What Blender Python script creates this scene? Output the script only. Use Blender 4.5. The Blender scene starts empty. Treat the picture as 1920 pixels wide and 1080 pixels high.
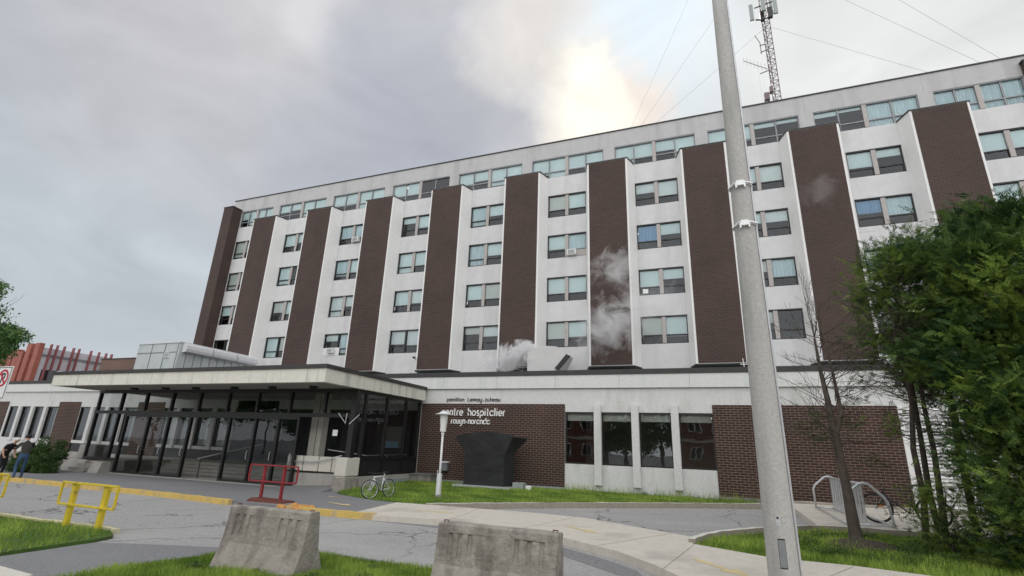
import bpy, bmesh, math, random
import numpy as np
from mathutils import Vector, Matrix
R = math.radians
sc = bpy.context.scene
COL = sc.collection
random.seed(7)
rng = np.random.default_rng(7)

# ------------------------------------------------------------------ camera
YAW, PITCH, ROLL, EYE = -0.37803, 0.30705, 0.03744, 1.75
f = Vector((math.sin(YAW)*math.cos(PITCH), math.cos(YAW)*math.cos(PITCH), math.sin(PITCH)))
r = Vector((math.cos(YAW), -math.sin(YAW), 0)); u = r.cross(f)
r2 = r*math.cos(ROLL) + u*math.sin(ROLL); u2 = -r*math.sin(ROLL) + u*math.cos(ROLL)
cd = bpy.data.cameras.new('camera'); cam = bpy.data.objects.new('camera', cd); COL.objects.link(cam)
cam.matrix_world = Matrix(((r2.x, u2.x, -f.x, 0), (r2.y, u2.y, -f.y, 0), (r2.z, u2.z, -f.z, EYE), (0, 0, 0, 1)))
cd.sensor_width = 36; cd.lens = 942.3/1920*36; cd.clip_end = 3000; cd.clip_start = .05
sc.camera = cam

# ------------------------------------------------------------------ sky, sun, exposure
SUN = Vector((-.184, .761, .622))
sc.view_settings.view_transform = 'Standard'; sc.view_settings.look = 'None'
sc.view_settings.gamma = 1; sc.view_settings.exposure = 0.06
w = bpy.data.worlds.new('World'); sc.world = w; w.use_nodes = True
nt = w.node_tree; N = nt.nodes; L = nt.links; N.clear()
def nn(t, **k):
    n = N.new(t)
    for a, b in k.items(): setattr(n, a, b)
    return n
wo = nn('ShaderNodeOutputWorld'); bg = nn('ShaderNodeBackground'); bg.inputs['Strength'].default_value = .1
L.new(bg.outputs[0], wo.inputs[0])
sky = nn('ShaderNodeTexSky', sky_type='NISHITA', sun_disc=False)
sky.sun_elevation = math.asin(SUN.z); sky.sun_rotation = math.atan2(SUN.x, SUN.y)
tc = nn('ShaderNodeTexCoord')
nm = nn('ShaderNodeVectorMath', operation='NORMALIZE'); L.new(tc.outputs['Generated'], nm.inputs[0])
DIR = nm.outputs[0]
# wobble the direction so cloud edges are ragged
wn = nn('ShaderNodeTexNoise'); wn.inputs['Scale'].default_value = 3.2; wn.inputs['Detail'].default_value = 7; wn.inputs['Roughness'].default_value = .55
L.new(DIR, wn.inputs['Vector'])
ws = nn('ShaderNodeVectorMath', operation='SUBTRACT'); L.new(wn.outputs['Color'], ws.inputs[0]); ws.inputs[1].default_value = (.5, .5, .5)
wm = nn('ShaderNodeVectorMath', operation='SCALE'); L.new(ws.outputs[0], wm.inputs[0]); wm.inputs['Scale'].default_value = .30
wa = nn('ShaderNodeVectorMath', operation='ADD'); L.new(DIR, wa.inputs[0]); L.new(wm.outputs[0], wa.inputs[1])
wz = nn('ShaderNodeVectorMath', operation='NORMALIZE'); L.new(wa.outputs[0], wz.inputs[0])
WOB = wz.outputs[0]
def blob(d, inner, outer, src=None):
    v = Vector(d).normalized()
    dp = nn('ShaderNodeVectorMath', operation='DOT_PRODUCT'); L.new(src or WOB, dp.inputs[0]); dp.inputs[1].default_value = v
    mr = nn('ShaderNodeMapRange', interpolation_type='SMOOTHSTEP'); L.new(dp.outputs['Value'], mr.inputs['Value'])
    mr.inputs['From Min'].default_value = math.cos(R(outer)); mr.inputs['From Max'].default_value = math.cos(R(inner))
    return mr.outputs[0]
def mixc(fac, a, b, k=1.0):
    m = nn('ShaderNodeMix', data_type='RGBA')
    if k != 1.0:
        q = nn('ShaderNodeMath', operation='MULTIPLY'); L.new(fac, q.inputs[0]); q.inputs[1].default_value = k; fac = q.outputs[0]
    if isinstance(fac, float): m.inputs[0].default_value = fac
    else: L.new(fac, m.inputs[0])
    L.new(a, m.inputs[6])
    if isinstance(b, tuple): m.inputs[7].default_value = (b[0]*10, b[1]*10, b[2]*10, 1)
    else: L.new(b, m.inputs[7])
    return m.outputs[2]
c0 = nn('ShaderNodeRGB'); c0.outputs[0].default_value = (4.8, 5.0, 5.45, 1)
C = mixc(.96, sky.outputs[0], c0.outputs[0])
C = mixc(blob((-.876, .443, .12), 4, 30), C, (.53, .585, .63), .8)
C = mixc(blob((-.616, .442, .68), 5, 26), C, (.58, .575, .60), .8)
C = mixc(blob((.25, .765, .60), 16, 38), C, (.78, .79, .79), 1.0)
C = mixc(blob((-.3, .55, .78), 8, 28), C, (.72, .71, .72), .9)
C = mixc(blob((-.548, .562, .62), 1, 10), C, (.70, .69, .71), .8)
C = mixc(blob((-.44, .66, .60), 3, 14), C, (.43, .45, .505), .85)
C = mixc(blob((-.56, .67, .49), 4, 15), C, (.42, .45, .52), .6)
C = mixc(blob((-.29, .73, .60), 1, 7), C, (.47, .48, .52), .6)
C = mixc(blob((-.24, .68, .69), 1, 8), C, (.80, .77, .74), .8)
C = mixc(blob((-.05, .755, .655), 3, 11), C, (.79, .87, .92), .75)
C = mixc(blob((-.03, .70, .72), 2, 7), C, (.72, .83, .91), .55)
C = mixc(blob((-.118, .80, .585), 2, 7), C, (.92, .80, .71), .9)
C = mixc(blob((-.19, .775, .60), 1, 7), C, (.97, .92, .82), .8)
C = mixc(blob((-.165, .765, .62), .5, 4.2), C, (1.08, 1.01, .89), .9)
C = mixc(blob((-.128, .79, .60), .5, 3.2), C, (1.05, .98, .86), .7)
# sky behind the camera, out of view: brightness added to light the facade
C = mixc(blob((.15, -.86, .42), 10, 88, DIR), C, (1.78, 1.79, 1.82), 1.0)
# fine cloud texture
n2 = nn('ShaderNodeTexNoise'); n2.inputs['Scale'].default_value = 4.5; n2.inputs['Detail'].default_value = 6; n2.inputs['Distortion'].default_value = .6
mp = nn('ShaderNodeMapping'); mp.inputs['Scale'].default_value = (1, 1, 1.9); L.new(DIR, mp.inputs[0]); L.new(mp.outputs[0], n2.inputs['Vector'])
mr = nn('ShaderNodeMapRange'); L.new(n2.outputs[0], mr.inputs['Value']); mr.inputs['From Min'].default_value = .3; mr.inputs['From Max'].default_value = .7
mr.inputs['To Min'].default_value = .9; mr.inputs['To Max'].default_value = 1.1
sm = nn('ShaderNodeVectorMath', operation='SCALE'); L.new(C, sm.inputs[0]); L.new(mr.outputs[0], sm.inputs['Scale'])
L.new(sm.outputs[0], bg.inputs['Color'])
sl = bpy.data.lights.new('sun', 'SUN'); sl.energy = .8; sl.angle = R(12); sl.color = (1, .95, .88)
so = bpy.data.objects.new('sun', sl); COL.objects.link(so); so.rotation_euler = (-SUN).to_track_quat('-Z', 'Y').to_euler()
sc.render.engine = 'CYCLES'
sc.cycles.max_bounces = 8; sc.cycles.transparent_max_bounces = 16; sc.cycles.volume_bounces = 3

# ------------------------------------------------------------------ materials
M = {}
def mat(name, col, rough=.8, noise=None, bump=None, metal=0, spec=.5, stain=None, scale2=None):
    """noise=(scale, amount) colour variation, bump=(scale, strength), stain=(scale, colour, amount)"""
    m = bpy.data.materials.new(name); m.use_nodes = True; t = m.node_tree; b = t.nodes['Principled BSDF']
    b.inputs['Base Color'].default_value = (*col, 1); b.inputs['Roughness'].default_value = rough; b.inputs['Metallic'].default_value = metal
    b.inputs['Specular IOR Level'].default_value = spec
    geo = t.nodes.new('ShaderNodeNewGeometry'); P = geo.outputs['Position']; out = None
    if noise:
        n = t.nodes.new('ShaderNodeTexNoise'); n.inputs['Scale'].default_value = noise[0]; n.inputs['Detail'].default_value = 8; n.inputs['Roughness'].default_value = .65
        t.links.new(P, n.inputs['Vector'])
        mr = t.nodes.new('ShaderNodeMapRange'); t.links.new(n.outputs[0], mr.inputs['Value']); mr.inputs['From Min'].default_value = .3; mr.inputs['From Max'].default_value = .7
        mr.inputs['To Min'].default_value = 1-noise[1]; mr.inputs['To Max'].default_value = 1+noise[1]
        s = t.nodes.new('ShaderNodeVectorMath'); s.operation = 'SCALE'; s.inputs[0].default_value = col; t.links.new(mr.outputs[0], s.inputs['Scale']); out = s.outputs[0]
    if stain:
        n = t.nodes.new('ShaderNodeTexNoise'); n.inputs['Scale'].default_value = 1; n.inputs['Detail'].default_value = 5
        mpp = t.nodes.new('ShaderNodeMapping'); mpp.inputs['Scale'].default_value = stain[0]; t.links.new(P, mpp.inputs[0]); t.links.new(mpp.outputs[0], n.inputs['Vector'])
        mr = t.nodes.new('ShaderNodeMapRange'); t.links.new(n.outputs[0], mr.inputs['Value']); mr.inputs['From Min'].default_value = stain[3]; mr.inputs['From Max'].default_value = stain[3]+.16
        mr.inputs['To Max'].default_value = stain[2]
        mx = t.nodes.new('ShaderNodeMix'); mx.data_type = 'RGBA'; t.links.new(mr.outputs[0], mx.inputs[0])
        if out: t.links.new(out, mx.inputs[6])
        else: mx.inputs[6].default_value = (*col, 1)
        mx.inputs[7].default_value = (*stain[1], 1); out = mx.outputs[2]
    if out: t.links.new(out, b.inputs['Base Color'])
    if bump:
        n = t.nodes.new('ShaderNodeTexNoise'); n.inputs['Scale'].default_value = bump[0]; n.inputs['Detail'].default_value = 4; t.links.new(P, n.inputs['Vector'])
        bp = t.nodes.new('ShaderNodeBump'); bp.inputs['Strength'].default_value = bump[1]; bp.inputs['Distance'].default_value = .02
        t.links.new(n.outputs[0], bp.inputs['Height']); t.links.new(bp.outputs[0], b.inputs['Normal'])
    M[name] = m; return m
def brick(name, c1, c2, mortar, bw=.30, bh=.10, ms=.012, wear=.12):
    m = bpy.data.materials.new(name); m.use_nodes = True; t = m.node_tree; b = t.nodes['Principled BSDF']; b.inputs['Roughness'].default_value = .85
    geo = t.nodes.new('ShaderNodeNewGeometry'); sp = t.nodes.new('ShaderNodeSeparateXYZ'); t.links.new(geo.outputs['Position'], sp.inputs[0])
    ad = t.nodes.new('ShaderNodeMath'); t.links.new(sp.outputs[0], ad.inputs[0]); t.links.new(sp.outputs[1], ad.inputs[1])
    cb = t.nodes.new('ShaderNodeCombineXYZ'); t.links.new(ad.outputs[0], cb.inputs[0]); t.links.new(sp.outputs[2], cb.inputs[1])
    br = t.nodes.new('ShaderNodeTexBrick'); t.links.new(cb.outputs[0], br.inputs['Vector'])
    br.inputs['Color1'].default_value = (*c1, 1); br.inputs['Color2'].default_value = (*c2, 1); br.inputs['Mortar'].default_value = (*mortar, 1)
    br.inputs['Scale'].default_value = 1; br.inputs['Brick Width'].default_value = bw; br.inputs['Row Height'].default_value = bh; br.inputs['Mortar Size'].default_value = ms
    br.inputs['Mortar Smooth'].default_value = .2; br.inputs['Bias'].default_value = -.2
    n = t.nodes.new('ShaderNodeTexNoise'); n.inputs['Scale'].default_value = .6; n.inputs['Detail'].default_value = 5; t.links.new(geo.outputs['Position'], n.inputs['Vector'])
    mr = t.nodes.new('ShaderNodeMapRange'); t.links.new(n.outputs[0], mr.inputs['Value']); mr.inputs['From Min'].default_value = .3; mr.inputs['From Max'].default_value = .7
    mr.inputs['To Min'].default_value = 1-wear; mr.inputs['To Max'].default_value = 1+wear
    s = t.nodes.new('ShaderNodeVectorMath'); s.operation = 'SCALE'; t.links.new(br.outputs['Color'], s.inputs[0]); t.links.new(mr.outputs[0], s.inputs['Scale']); t.links.new(s.outputs[0], b.inputs['Base Color'])
    bp = t.nodes.new('ShaderNodeBump'); bp.inputs['Strength'].default_value = .5; bp.inputs['Distance'].default_value = .01; bp.invert = True
    t.links.new(br.outputs['Fac'], bp.inputs['Height']); t.links.new(bp.outputs[0], b.inputs['Normal'])
    M[name] = m
def glass(name, tint, boost=1.0, base=.02, rough=.0):
    m = bpy.data.materials.new(name); m.use_nodes = True; t = m.node_tree; t.nodes.remove(t.nodes['Principled BSDF']); o = t.nodes['Material Output']
    fr = t.nodes.new('ShaderNodeFresnel'); fr.inputs[0].default_value = 1.5
    mm = t.nodes.new('ShaderNodeMath'); mm.operation = 'MULTIPLY_ADD'; t.links.new(fr.outputs[0], mm.inputs[0]); mm.inputs[1].default_value = boost; mm.inputs[2].default_value = base; mm.use_clamp = True
    tr = t.nodes.new('ShaderNodeBsdfTransparent'); tr.inputs[0].default_value = (*tint, 1)
    gl = t.nodes.new('ShaderNodeBsdfGlossy'); gl.inputs['Roughness'].default_value = rough; gl.inputs['Color'].default_value = (.93, .97, 1, 1)
    mx = t.nodes.new('ShaderNodeMixShader'); t.links.new(mm.outputs[0], mx.inputs[0]); t.links.new(tr.outputs[0], mx.inputs[1]); t.links.new(gl.outputs[0], mx.inputs[2]); t.links.new(mx.outputs[0], o.inputs[0])
    # old float glass is never quite flat: reflections wobble a little
    geo = t.nodes.new('ShaderNodeNewGeometry'); n = t.nodes.new('ShaderNodeTexNoise'); n.inputs['Scale'].default_value = .9; t.links.new(geo.outputs['Position'], n.inputs['Vector'])
    bp = t.nodes.new('ShaderNodeBump'); bp.inputs['Strength'].default_value = .05; bp.inputs['Distance'].default_value = .08; t.links.new(n.outputs[0], bp.inputs['Height']); t.links.new(bp.outputs[0], gl.inputs['Normal'])
    M[name] = m
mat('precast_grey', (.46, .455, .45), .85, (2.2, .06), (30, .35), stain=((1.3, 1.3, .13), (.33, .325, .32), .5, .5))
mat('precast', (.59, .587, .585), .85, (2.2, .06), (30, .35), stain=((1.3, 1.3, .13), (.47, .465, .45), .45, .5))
mat('stucco', (.62, .615, .60), .9, (9, .07), (25, .8), stain=((1.4, 1.4, .35), (.46, .46, .42), .6, .53))
mat('fascia', (.64, .64, .62), .85, (6, .06), (25, .5), stain=((1.6, 1.6, .15), (.50, .56, .52), .75, .54))
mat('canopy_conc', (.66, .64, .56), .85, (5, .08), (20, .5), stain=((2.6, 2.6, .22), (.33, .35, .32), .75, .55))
mat('trimwhite', (.74, .73, .71), .7, (4, .04))
brick('brick_tower', (.058, .034, .027), (.042, .025, .021), (.088, .064, .054), .30, .10, .011)
brick('brick_low', (.046, .018, .015), (.026, .012, .010), (.23, .178, .13), .30, .10, .0085, .22)
brick('brick_back', (.16, .085, .06), (.12, .065, .05), (.2, .16, .13), .3, .1)
brick('brick_red', (.22, .06, .035), (.16, .045, .03), (.3, .22, .18), .3, .1)
mat('flash', (.035, .033, .032), .6, (3, .2))
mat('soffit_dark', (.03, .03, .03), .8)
mat('frame_dark', (.012, .011, .011), .4)
mat('frame_brown', (.022, .019, .018), .5, (6, .2))
mat('panel_black', (.017, .017, .02), .4)
mat('frame_grey', (.26, .265, .27), .5, (10, .1))
mat('mullion_conc', (.40, .37, .35), .8, (8, .15))
mat('blind', (.76, .83, .82), .8, (.7, .05))
mat('blind_white', (.80, .82, .80), .8, (.7, .05)); mat('blind_cream', (.68, .68, .63), .8, (.7, .05))
mat('curtain', (.68, .77, .79), .8, (2, .06))
mat('curtain_blue', (.30, .48, .66), .8)
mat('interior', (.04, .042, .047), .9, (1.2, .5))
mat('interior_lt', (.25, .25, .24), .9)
glass('glass_win', (.84, .90, .90), .95, .012)
glass('glass_low', (.70, .74, .70), 1.3, .03)
glass('glass_door', (.66, .68, .68), .75, .015)
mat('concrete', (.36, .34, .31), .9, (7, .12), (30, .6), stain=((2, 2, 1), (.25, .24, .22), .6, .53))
mat('concrete_old', (.30, .275, .24), .9, (6, .2), (18, 1.0), stain=((4, 4, 1.2), (.16, .14, .12), .8, .5))
mat('concrete_pale', (.60, .57, .50), .85, (8, .06), (25, .4), stain=((2, 2, 1), (.45, .43, .38), .5, .58))
mat('pole_conc', (.43, .42, .395), .9, (26, .16), (60, .6), stain=((4, 4, .6), (.30, .30, .28), .6, .5))
mat('walk', (.56, .52, .45), .9, (5, .1), (40, .4), stain=((.7, .7, 1), (.33, .31, .28), .5, .52))
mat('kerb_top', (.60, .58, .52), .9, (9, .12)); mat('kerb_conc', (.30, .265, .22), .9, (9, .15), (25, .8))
mat('kerb_yellow', (.60, .42, .12), .85, (5, .15), (25, .8), stain=((2.5, 2.5, 1), (.36, .31, .24), .85, .53))
mat('kerb_pale', (.60, .55, .33), .85, (8, .12), stain=((4, 4, 1), (.4, .38, .3), .8, .55))
mat('paint_yellow', (.62, .50, .24), .8, (20, .15), stain=((9, 9, 1), (.45, .41, .36), .8, .5))
mat('metal_yellow', (.66, .50, .03), .5, (6, .1), stain=((9, 9, 5), (.30, .22, .06), .8, .56))
mat('metal_red', (.26, .022, .028), .5, (8, .12), stain=((14, 14, 4), (.07, .03, .03), .8, .6))
mat('rust', (.12, .03, .018), .85, (9, .4), (20, 1))
mat('rock_orange', (.50, .25, .07), .9, (14, .35), (20, 1))
mat('galv', (.55, .56, .57), .4, (12, .12), metal=.4)
mat('metal_white', (.68, .68, .68), .4, (9, .05))
mat('metal_grey', (.20, .21, .22), .5, (6, .1))
mat('penthouse', (.50, .53, .53), .5, (3, .08), stain=((1.8, 1.8, .3), (.40, .46, .45), .6, .5))
mat('penthouse_roof', (.62, .62, .63), .4, (3, .05))
mat('tarp', (.013, .013, .014), .75, (3, .25), (2.2, .25))
mat('sheet_metal', (.52, .51, .50), .5, (2, .05))
mat('fin_red', (.23, .07, .075), .6, (3, .1))
mat('fin_rust', (.30, .09, .06), .6, (2, .2))
mat('clad_white', (.60, .60, .62), .6, (.4, .04))
mat('signwhite', (.80, .80, .80), .5)
mat('letter_white', (.85, .85, .83), .5)
mat('ink_black', (.02, .02, .02), .6)
mat('sign_red', (.50, .01, .04), .5)
mat('skin', (.52, .30, .22), .6); mat('hair_white', (.65, .63, .60), .8); mat('cloth_black', (.012, .012, .016), .9)
mat('cloth_brown', (.045, .042, .036), .9, (10, .2)); mat('jeans', (.035, .075, .14), .9, (12, .2)); mat('shoe', (.12, .09, .08), .7)
mat('rubber', (.012, .012, .012), .7); mat('bikeblack', (.02, .02, .02), .35); mat('reflector', (.8, .22, .02), .4)
mat('bark', (.075, .060, .048), .95, (8, .3), (14, 1.0))
mat('bark_grey', (.14, .12, .11), .95, (10, .3), (14, 1.0))
mat('plastic_white', (.7, .7, .68), .5); mat('utility_grey', (.28, .31, .30), .5)
mat('mulch', (.05, .038, .028), 1, (14, .5), (10, 1))
mat('steel_mast', (.16, .12, .115), .6); mat('wire', (.42, .42, .44), .6)
mat('cable_arm', (.7, .7, .7), .35, metal=.3)

def foliage(name, dark, light, rough=.7):
    m = bpy.data.materials.new(name); m.use_nodes = True; t = m.node_tree; b = t.nodes['Principled BSDF']; b.inputs['Roughness'].default_value = rough; b.inputs['Specular IOR Level'].default_value = .25
    a = t.nodes.new('ShaderNodeAttribute'); a.attribute_name = 'tone'
    mx = t.nodes.new('ShaderNodeMix'); mx.data_type = 'RGBA'; mx.inputs[6].default_value = (*dark, 1); mx.inputs[7].default_value = (*light, 1)
    t.links.new(a.outputs['Fac'], mx.inputs[0]); t.links.new(mx.outputs[2], b.inputs['Base Color'])
    tl = t.nodes.new('ShaderNodeBsdfTranslucent'); t.links.new(mx.outputs[2], tl.inputs[0]); ms = t.nodes.new('ShaderNodeMixShader'); ms.inputs[0].default_value = .3
    o = t.nodes['Material Output']; t.links.new(b.outputs[0], ms.inputs[1]); t.links.new(tl.outputs[0], ms.inputs[2]); t.links.new(ms.outputs[0], o.inputs[0])
    M[name] = m
foliage('cedar_leaf', (.018, .058, .022), (.27, .38, .07))
foliage('olive_leaf', (.03, .045, .018), (.09, .12, .04))
foliage('tree_leaf', (.04, .10, .03), (.16, .28, .08))
foliage('bush_leaf', (.03, .07, .02), (.11, .17, .05))
foliage('grass_blade', (.10, .19, .025), (.40, .52, .10))
mat('grass_soil', (.055, .11, .018), 1, (2.5, .35), (20, 1), stain=((1.2, 1.2, 1), (.09, .10, .035), .7, .52))

def asphalt_mat(name, base, crack=True):
    m = mat(name, base, .92, (22, .34), (70, .6), stain=((.22, .3, 1), tuple(c*1.22 for c in base), .7, .5)); t = m.node_tree; b = t.nodes['Principled BSDF']
    if crack:
        geo = t.nodes.new('ShaderNodeNewGeometry'); n = t.nodes.new('ShaderNodeTexNoise'); n.inputs['Scale'].default_value = 1.6; n.inputs['Detail'].default_value = 6; t.links.new(geo.outputs['Position'], n.inputs['Vector'])
        s = t.nodes.new('ShaderNodeVectorMath'); s.operation = 'SCALE'; s.inputs['Scale'].default_value = .8; t.links.new(n.outputs['Color'], s.inputs[0])
        a = t.nodes.new('ShaderNodeVectorMath'); t.links.new(geo.outputs['Position'], a.inputs[0]); t.links.new(s.outputs[0], a.inputs[1])
        v = t.nodes.new('ShaderNodeTexVoronoi'); v.feature = 'DISTANCE_TO_EDGE'; v.inputs['Scale'].default_value = .33; t.links.new(a.outputs[0], v.inputs['Vector'])
        mr = t.nodes.new('ShaderNodeMapRange'); mr.inputs['From Min'].default_value = .002; mr.inputs['From Max'].default_value = .011; mr.inputs['To Min'].default_value = .8; mr.inputs['To Max'].default_value = 0; t.links.new(v.outputs[0], mr.inputs['Value'])
        n3 = t.nodes.new('ShaderNodeTexNoise'); n3.inputs['Scale'].default_value = .5; t.links.new(geo.outputs['Position'], n3.inputs['Vector'])
        m3 = t.nodes.new('ShaderNodeMapRange'); m3.inputs['From Min'].default_value = .40; m3.inputs['From Max'].default_value = .5; t.links.new(n3.outputs[0], m3.inputs['Value'])
        mu = t.nodes.new('ShaderNodeMath'); mu.operation = 'MULTIPLY'; t.links.new(mr.outputs[0], mu.inputs[0]); t.links.new(m3.outputs[0], mu.inputs[1])
        mx = t.nodes.new('ShaderNodeMix'); mx.data_type = 'RGBA'; t.links.new(mu.outputs[0], mx.inputs[0]); src = b.inputs['Base Color'].links[0].from_socket
        t.links.new(src, mx.inputs[6]); mx.inputs[7].default_value = (.035, .032, .03, 1); t.links.new(mx.outputs[2], b.inputs['Base Color'])
asphalt_mat('asphalt', (.33, .325, .315))
asphalt_mat('asphalt_dark', (.205, .205, .21), False)

# ------------------------------------------------------------------ geometry helpers
ORG = {}
def thing(name, label, cat, loc=(0, 0, 0), group=None):
    o = bpy.data.objects.new(name, None); COL.objects.link(o); o.location = loc; o.empty_display_size = .2
    o['label'] = label; o['category'] = cat
    if group: o['group'] = group
    ORG[o.name] = Vector(loc); return o
def tag(o, label, cat, group=None):
    o['label'] = label; o['category'] = cat
    if group: o['group'] = group
    return o
def kind(o, k): o['kind'] = k; return o
class MB:
    def __init__(s): s.v = []; s.f = []; s.m = []; s.cm = 0; s.mats = []
    def use(s, name):
        if name not in s.mats: s.mats.append(name)
        s.cm = s.mats.index(name); return s
    def add(s, vs, fs):
        b = len(s.v); s.v += [tuple(v) for v in vs]; s.f += [tuple(b+i for i in q) for q in fs]; s.m += [s.cm]*len(fs); return s
    def box(s, x0, x1, y0, y1, z0, z1):
        return s.add([(x0,y0,z0),(x1,y0,z0),(x1,y1,z0),(x0,y1,z0),(x0,y0,z1),(x1,y0,z1),(x1,y1,z1),(x0,y1,z1)],
                     [(0,3,2,1),(4,5,6,7),(0,1,5,4),(1,2,6,5),(2,3,7,6),(3,0,4,7)])
    def prism(s, a, b):  # two matching loops
        n = len(a); s.add(list(a)+list(b), [tuple(range(n-1, -1, -1)), tuple(range(n, 2*n))]+[(i, (i+1) % n, n+(i+1) % n, n+i) for i in range(n)]); return s
    def tube(s, pts, rad, seg=8, cap=True):
        pts = [Vector(p) for p in pts]; rr = rad if isinstance(rad, (list, tuple)) else [rad]*len(pts); b = len(s.v); n = len(pts); ref = None
        for i, p in enumerate(pts):
            d = (pts[min(i+1, n-1)]-pts[max(i-1, 0)]).normalized()
            if ref is None: ref = d.orthogonal().normalized()
            ref = (ref-d*ref.dot(d)); ref = ref.normalized() if ref.length > 1e-5 else d.orthogonal().normalized()
            q = d.cross(ref)
            for k in range(seg):
                a = 2*math.pi*k/seg; s.v.append(tuple(p+(ref*math.cos(a)+q*math.sin(a))*rr[i]))
        for i in range(n-1):
            for k in range(seg):
                k2 = (k+1) % seg; s.f.append((b+i*seg+k, b+i*seg+k2, b+(i+1)*seg+k2, b+(i+1)*seg+k)); s.m.append(s.cm)
        if cap:
            s.f.append(tuple(b+k for k in range(seg-1, -1, -1))); s.f.append(tuple(b+(n-1)*seg+k for k in range(seg))); s.m += [s.cm]*2
        return s
    def bar(s, p, q, a, b=None):  # rectangular bar
        p, q = Vector(p), Vector(q); b = b or a; d = (q-p).normalized(); up = Vector((0, 0, 1)) if abs(d.z) < .9 else Vector((0, 1, 0))
        x = d.cross(up).normalized(); y = x.cross(d).normalized(); L1 = [p+x*i*a/2+y*j*b/2 for i, j in ((-1,-1),(1,-1),(1,1),(-1,1))]; L2 = [c+(q-p) for c in L1]
        return s.prism(L1, L2)
    def lathe(s, prof, c, seg=20):
        b = len(s.v); n = len(prof)
        for (rr, z) in prof:
            for k in range(seg): a = 2*math.pi*k/seg; s.v.append((c[0]+rr*math.cos(a), c[1]+rr*math.sin(a), c[2]+z))
        for i in range(n-1):
            for k in range(seg): k2 = (k+1) % seg; s.f.append((b+i*seg+k, b+i*seg+k2, b+(i+1)*seg+k2, b+(i+1)*seg+k)); s.m.append(s.cm)
        s.f.append(tuple(b+k for k in range(seg-1, -1, -1))); s.f.append(tuple(b+(n-1)*seg+k for k in range(seg))); s.m += [s.cm]*2
        return s
    def build(s, name, mt=None, parent=None, bevel=0, smooth=False, kind_=None):
        me = bpy.data.meshes.new(name)
        off = Vector((0, 0, 0)); p = parent
        while p is not None: off += p.location; p = p.parent
        if not s.f: s.box(0, .01, 0, .01, 0, .01)
        me.from_pydata([tuple(Vector(v)-off) for v in s.v], [], s.f)
        for x in (s.mats or [mt]): me.materials.append(M[x])
        if s.mats: me.polygons.foreach_set('material_index', s.m)
        if len(s.v) != 4*len(s.f):
            bm = bmesh.new(); bm.from_mesh(me); bmesh.ops.recalc_face_normals(bm, faces=bm.faces); bm.to_mesh(me); bm.free()
        if smooth: me.polygons.foreach_set('use_smooth', [True]*len(me.polygons))
        o = bpy.data.objects.new(name, me); COL.objects.link(o)
        if parent: o.parent = parent
        if bevel:
            md = o.modifiers.new('bevel', 'BEVEL'); md.width = bevel; md.segments = 2; md.limit_method = 'ANGLE'
        if kind_: o['kind'] = kind_
        return o
def inst(o, parent, loc, name=None):
    c = o.copy(); COL.objects.link(c); c.parent = parent; c.location = loc; return c
def copy_tree(o, parent=None):
    c = o.copy(); COL.objects.link(c)
    if parent is not None: c.parent = parent
    for ch in [x for x in bpy.data.objects if x.parent == o]: copy_tree(ch, c)
    return c
def g(x, y): return -.35+(min(max(x, -15), 3)+15)*.0222
def inpoly(px, py, poly):
    c = np.zeros(px.shape, bool); n = len(poly)
    for i in range(n):
        x1, y1 = poly[i]; x2, y2 = poly[(i+1) % n]
        if y1 == y2: continue
        k = ((y1 > py) != (y2 > py)) & (px < (x2-x1)*(py-y1)/(y2-y1)+x1); c ^= k
    return c
def sheet(name, poly, zf, mt, depth=.3, step=1.0, kind_='structure', parent=None):
    """a slab whose top follows zf(x, y): polygon cut into a grid, skirts down by depth"""
    bm = bmesh.new(); vs = [bm.verts.new((x, y, 0)) for x, y in poly]; bm.faces.new(vs)
    xs = [p[0] for p in poly]; ys = [p[1] for p in poly]
    for ax, lo, hi in ((0, min(xs), max(xs)), (1, min(ys), max(ys))):
        k = math.ceil(lo/step)*step
        while k < hi:
            co = (k, 0, 0) if ax == 0 else (0, k, 0); no = (1, 0, 0) if ax == 0 else (0, 1, 0)
            bmesh.ops.bisect_plane(bm, geom=bm.verts[:]+bm.edges[:]+bm.faces[:], plane_co=co, plane_no=no, dist=1e-5); k += step
    bmesh.ops.recalc_face_normals(bm, faces=bm.faces)
    if bm.faces[:][0].normal.z < 0: bmesh.ops.reverse_faces(bm, faces=bm.faces[:])
    for v in bm.verts: v.co.z = zf(v.co.x, v.co.y)
    be = [e for e in bm.edges if e.is_boundary]
    ret = bmesh.ops.extrude_edge_only(bm, edges=be)
    for v in ret['geom']:
        if isinstance(v, bmesh.types.BMVert): v.co.z -= depth
    me = bpy.data.meshes.new(name); bm.to_mesh(me); bm.free(); me.materials.append(M[mt])
    o = bpy.data.objects.new(name, me); COL.objects.link(o)
    if kind_: o['kind'] = kind_
    if parent: o.parent = parent
    return o
def offset_line(pts, d):
    out = []; n = len(pts)
    for i in range(n):
        a = Vector(pts[max(i-1, 0)]); b = Vector(pts[min(i+1, n-1)]); t = (b-a).normalized(); out.append((pts[i][0]-t.y*d, pts[i][1]+t.x*d))
    return out
def smooth_line(pts, k=2):
    for _ in range(k):
        o = [pts[0]]
        for a, b in zip(pts, pts[1:]): o += [(a[0]*.75+b[0]*.25, a[1]*.75+b[1]*.25), (a[0]*.25+b[0]*.75, a[1]*.25+b[1]*.75)]
        pts = o+[pts[-1]]
    return pts
def kerb(name, pts, wd, h, mt, depth=.35, base=0.0):
    a = smooth_line(pts, 1); b = offset_line(a, wd)
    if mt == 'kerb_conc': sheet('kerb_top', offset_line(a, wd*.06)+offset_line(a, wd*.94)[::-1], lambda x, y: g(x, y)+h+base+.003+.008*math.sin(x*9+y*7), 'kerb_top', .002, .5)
    return sheet(name, a+b[::-1], lambda x, y: g(x, y)+h+base+.008*math.sin(x*9+y*7), mt, depth, .5)

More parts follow.
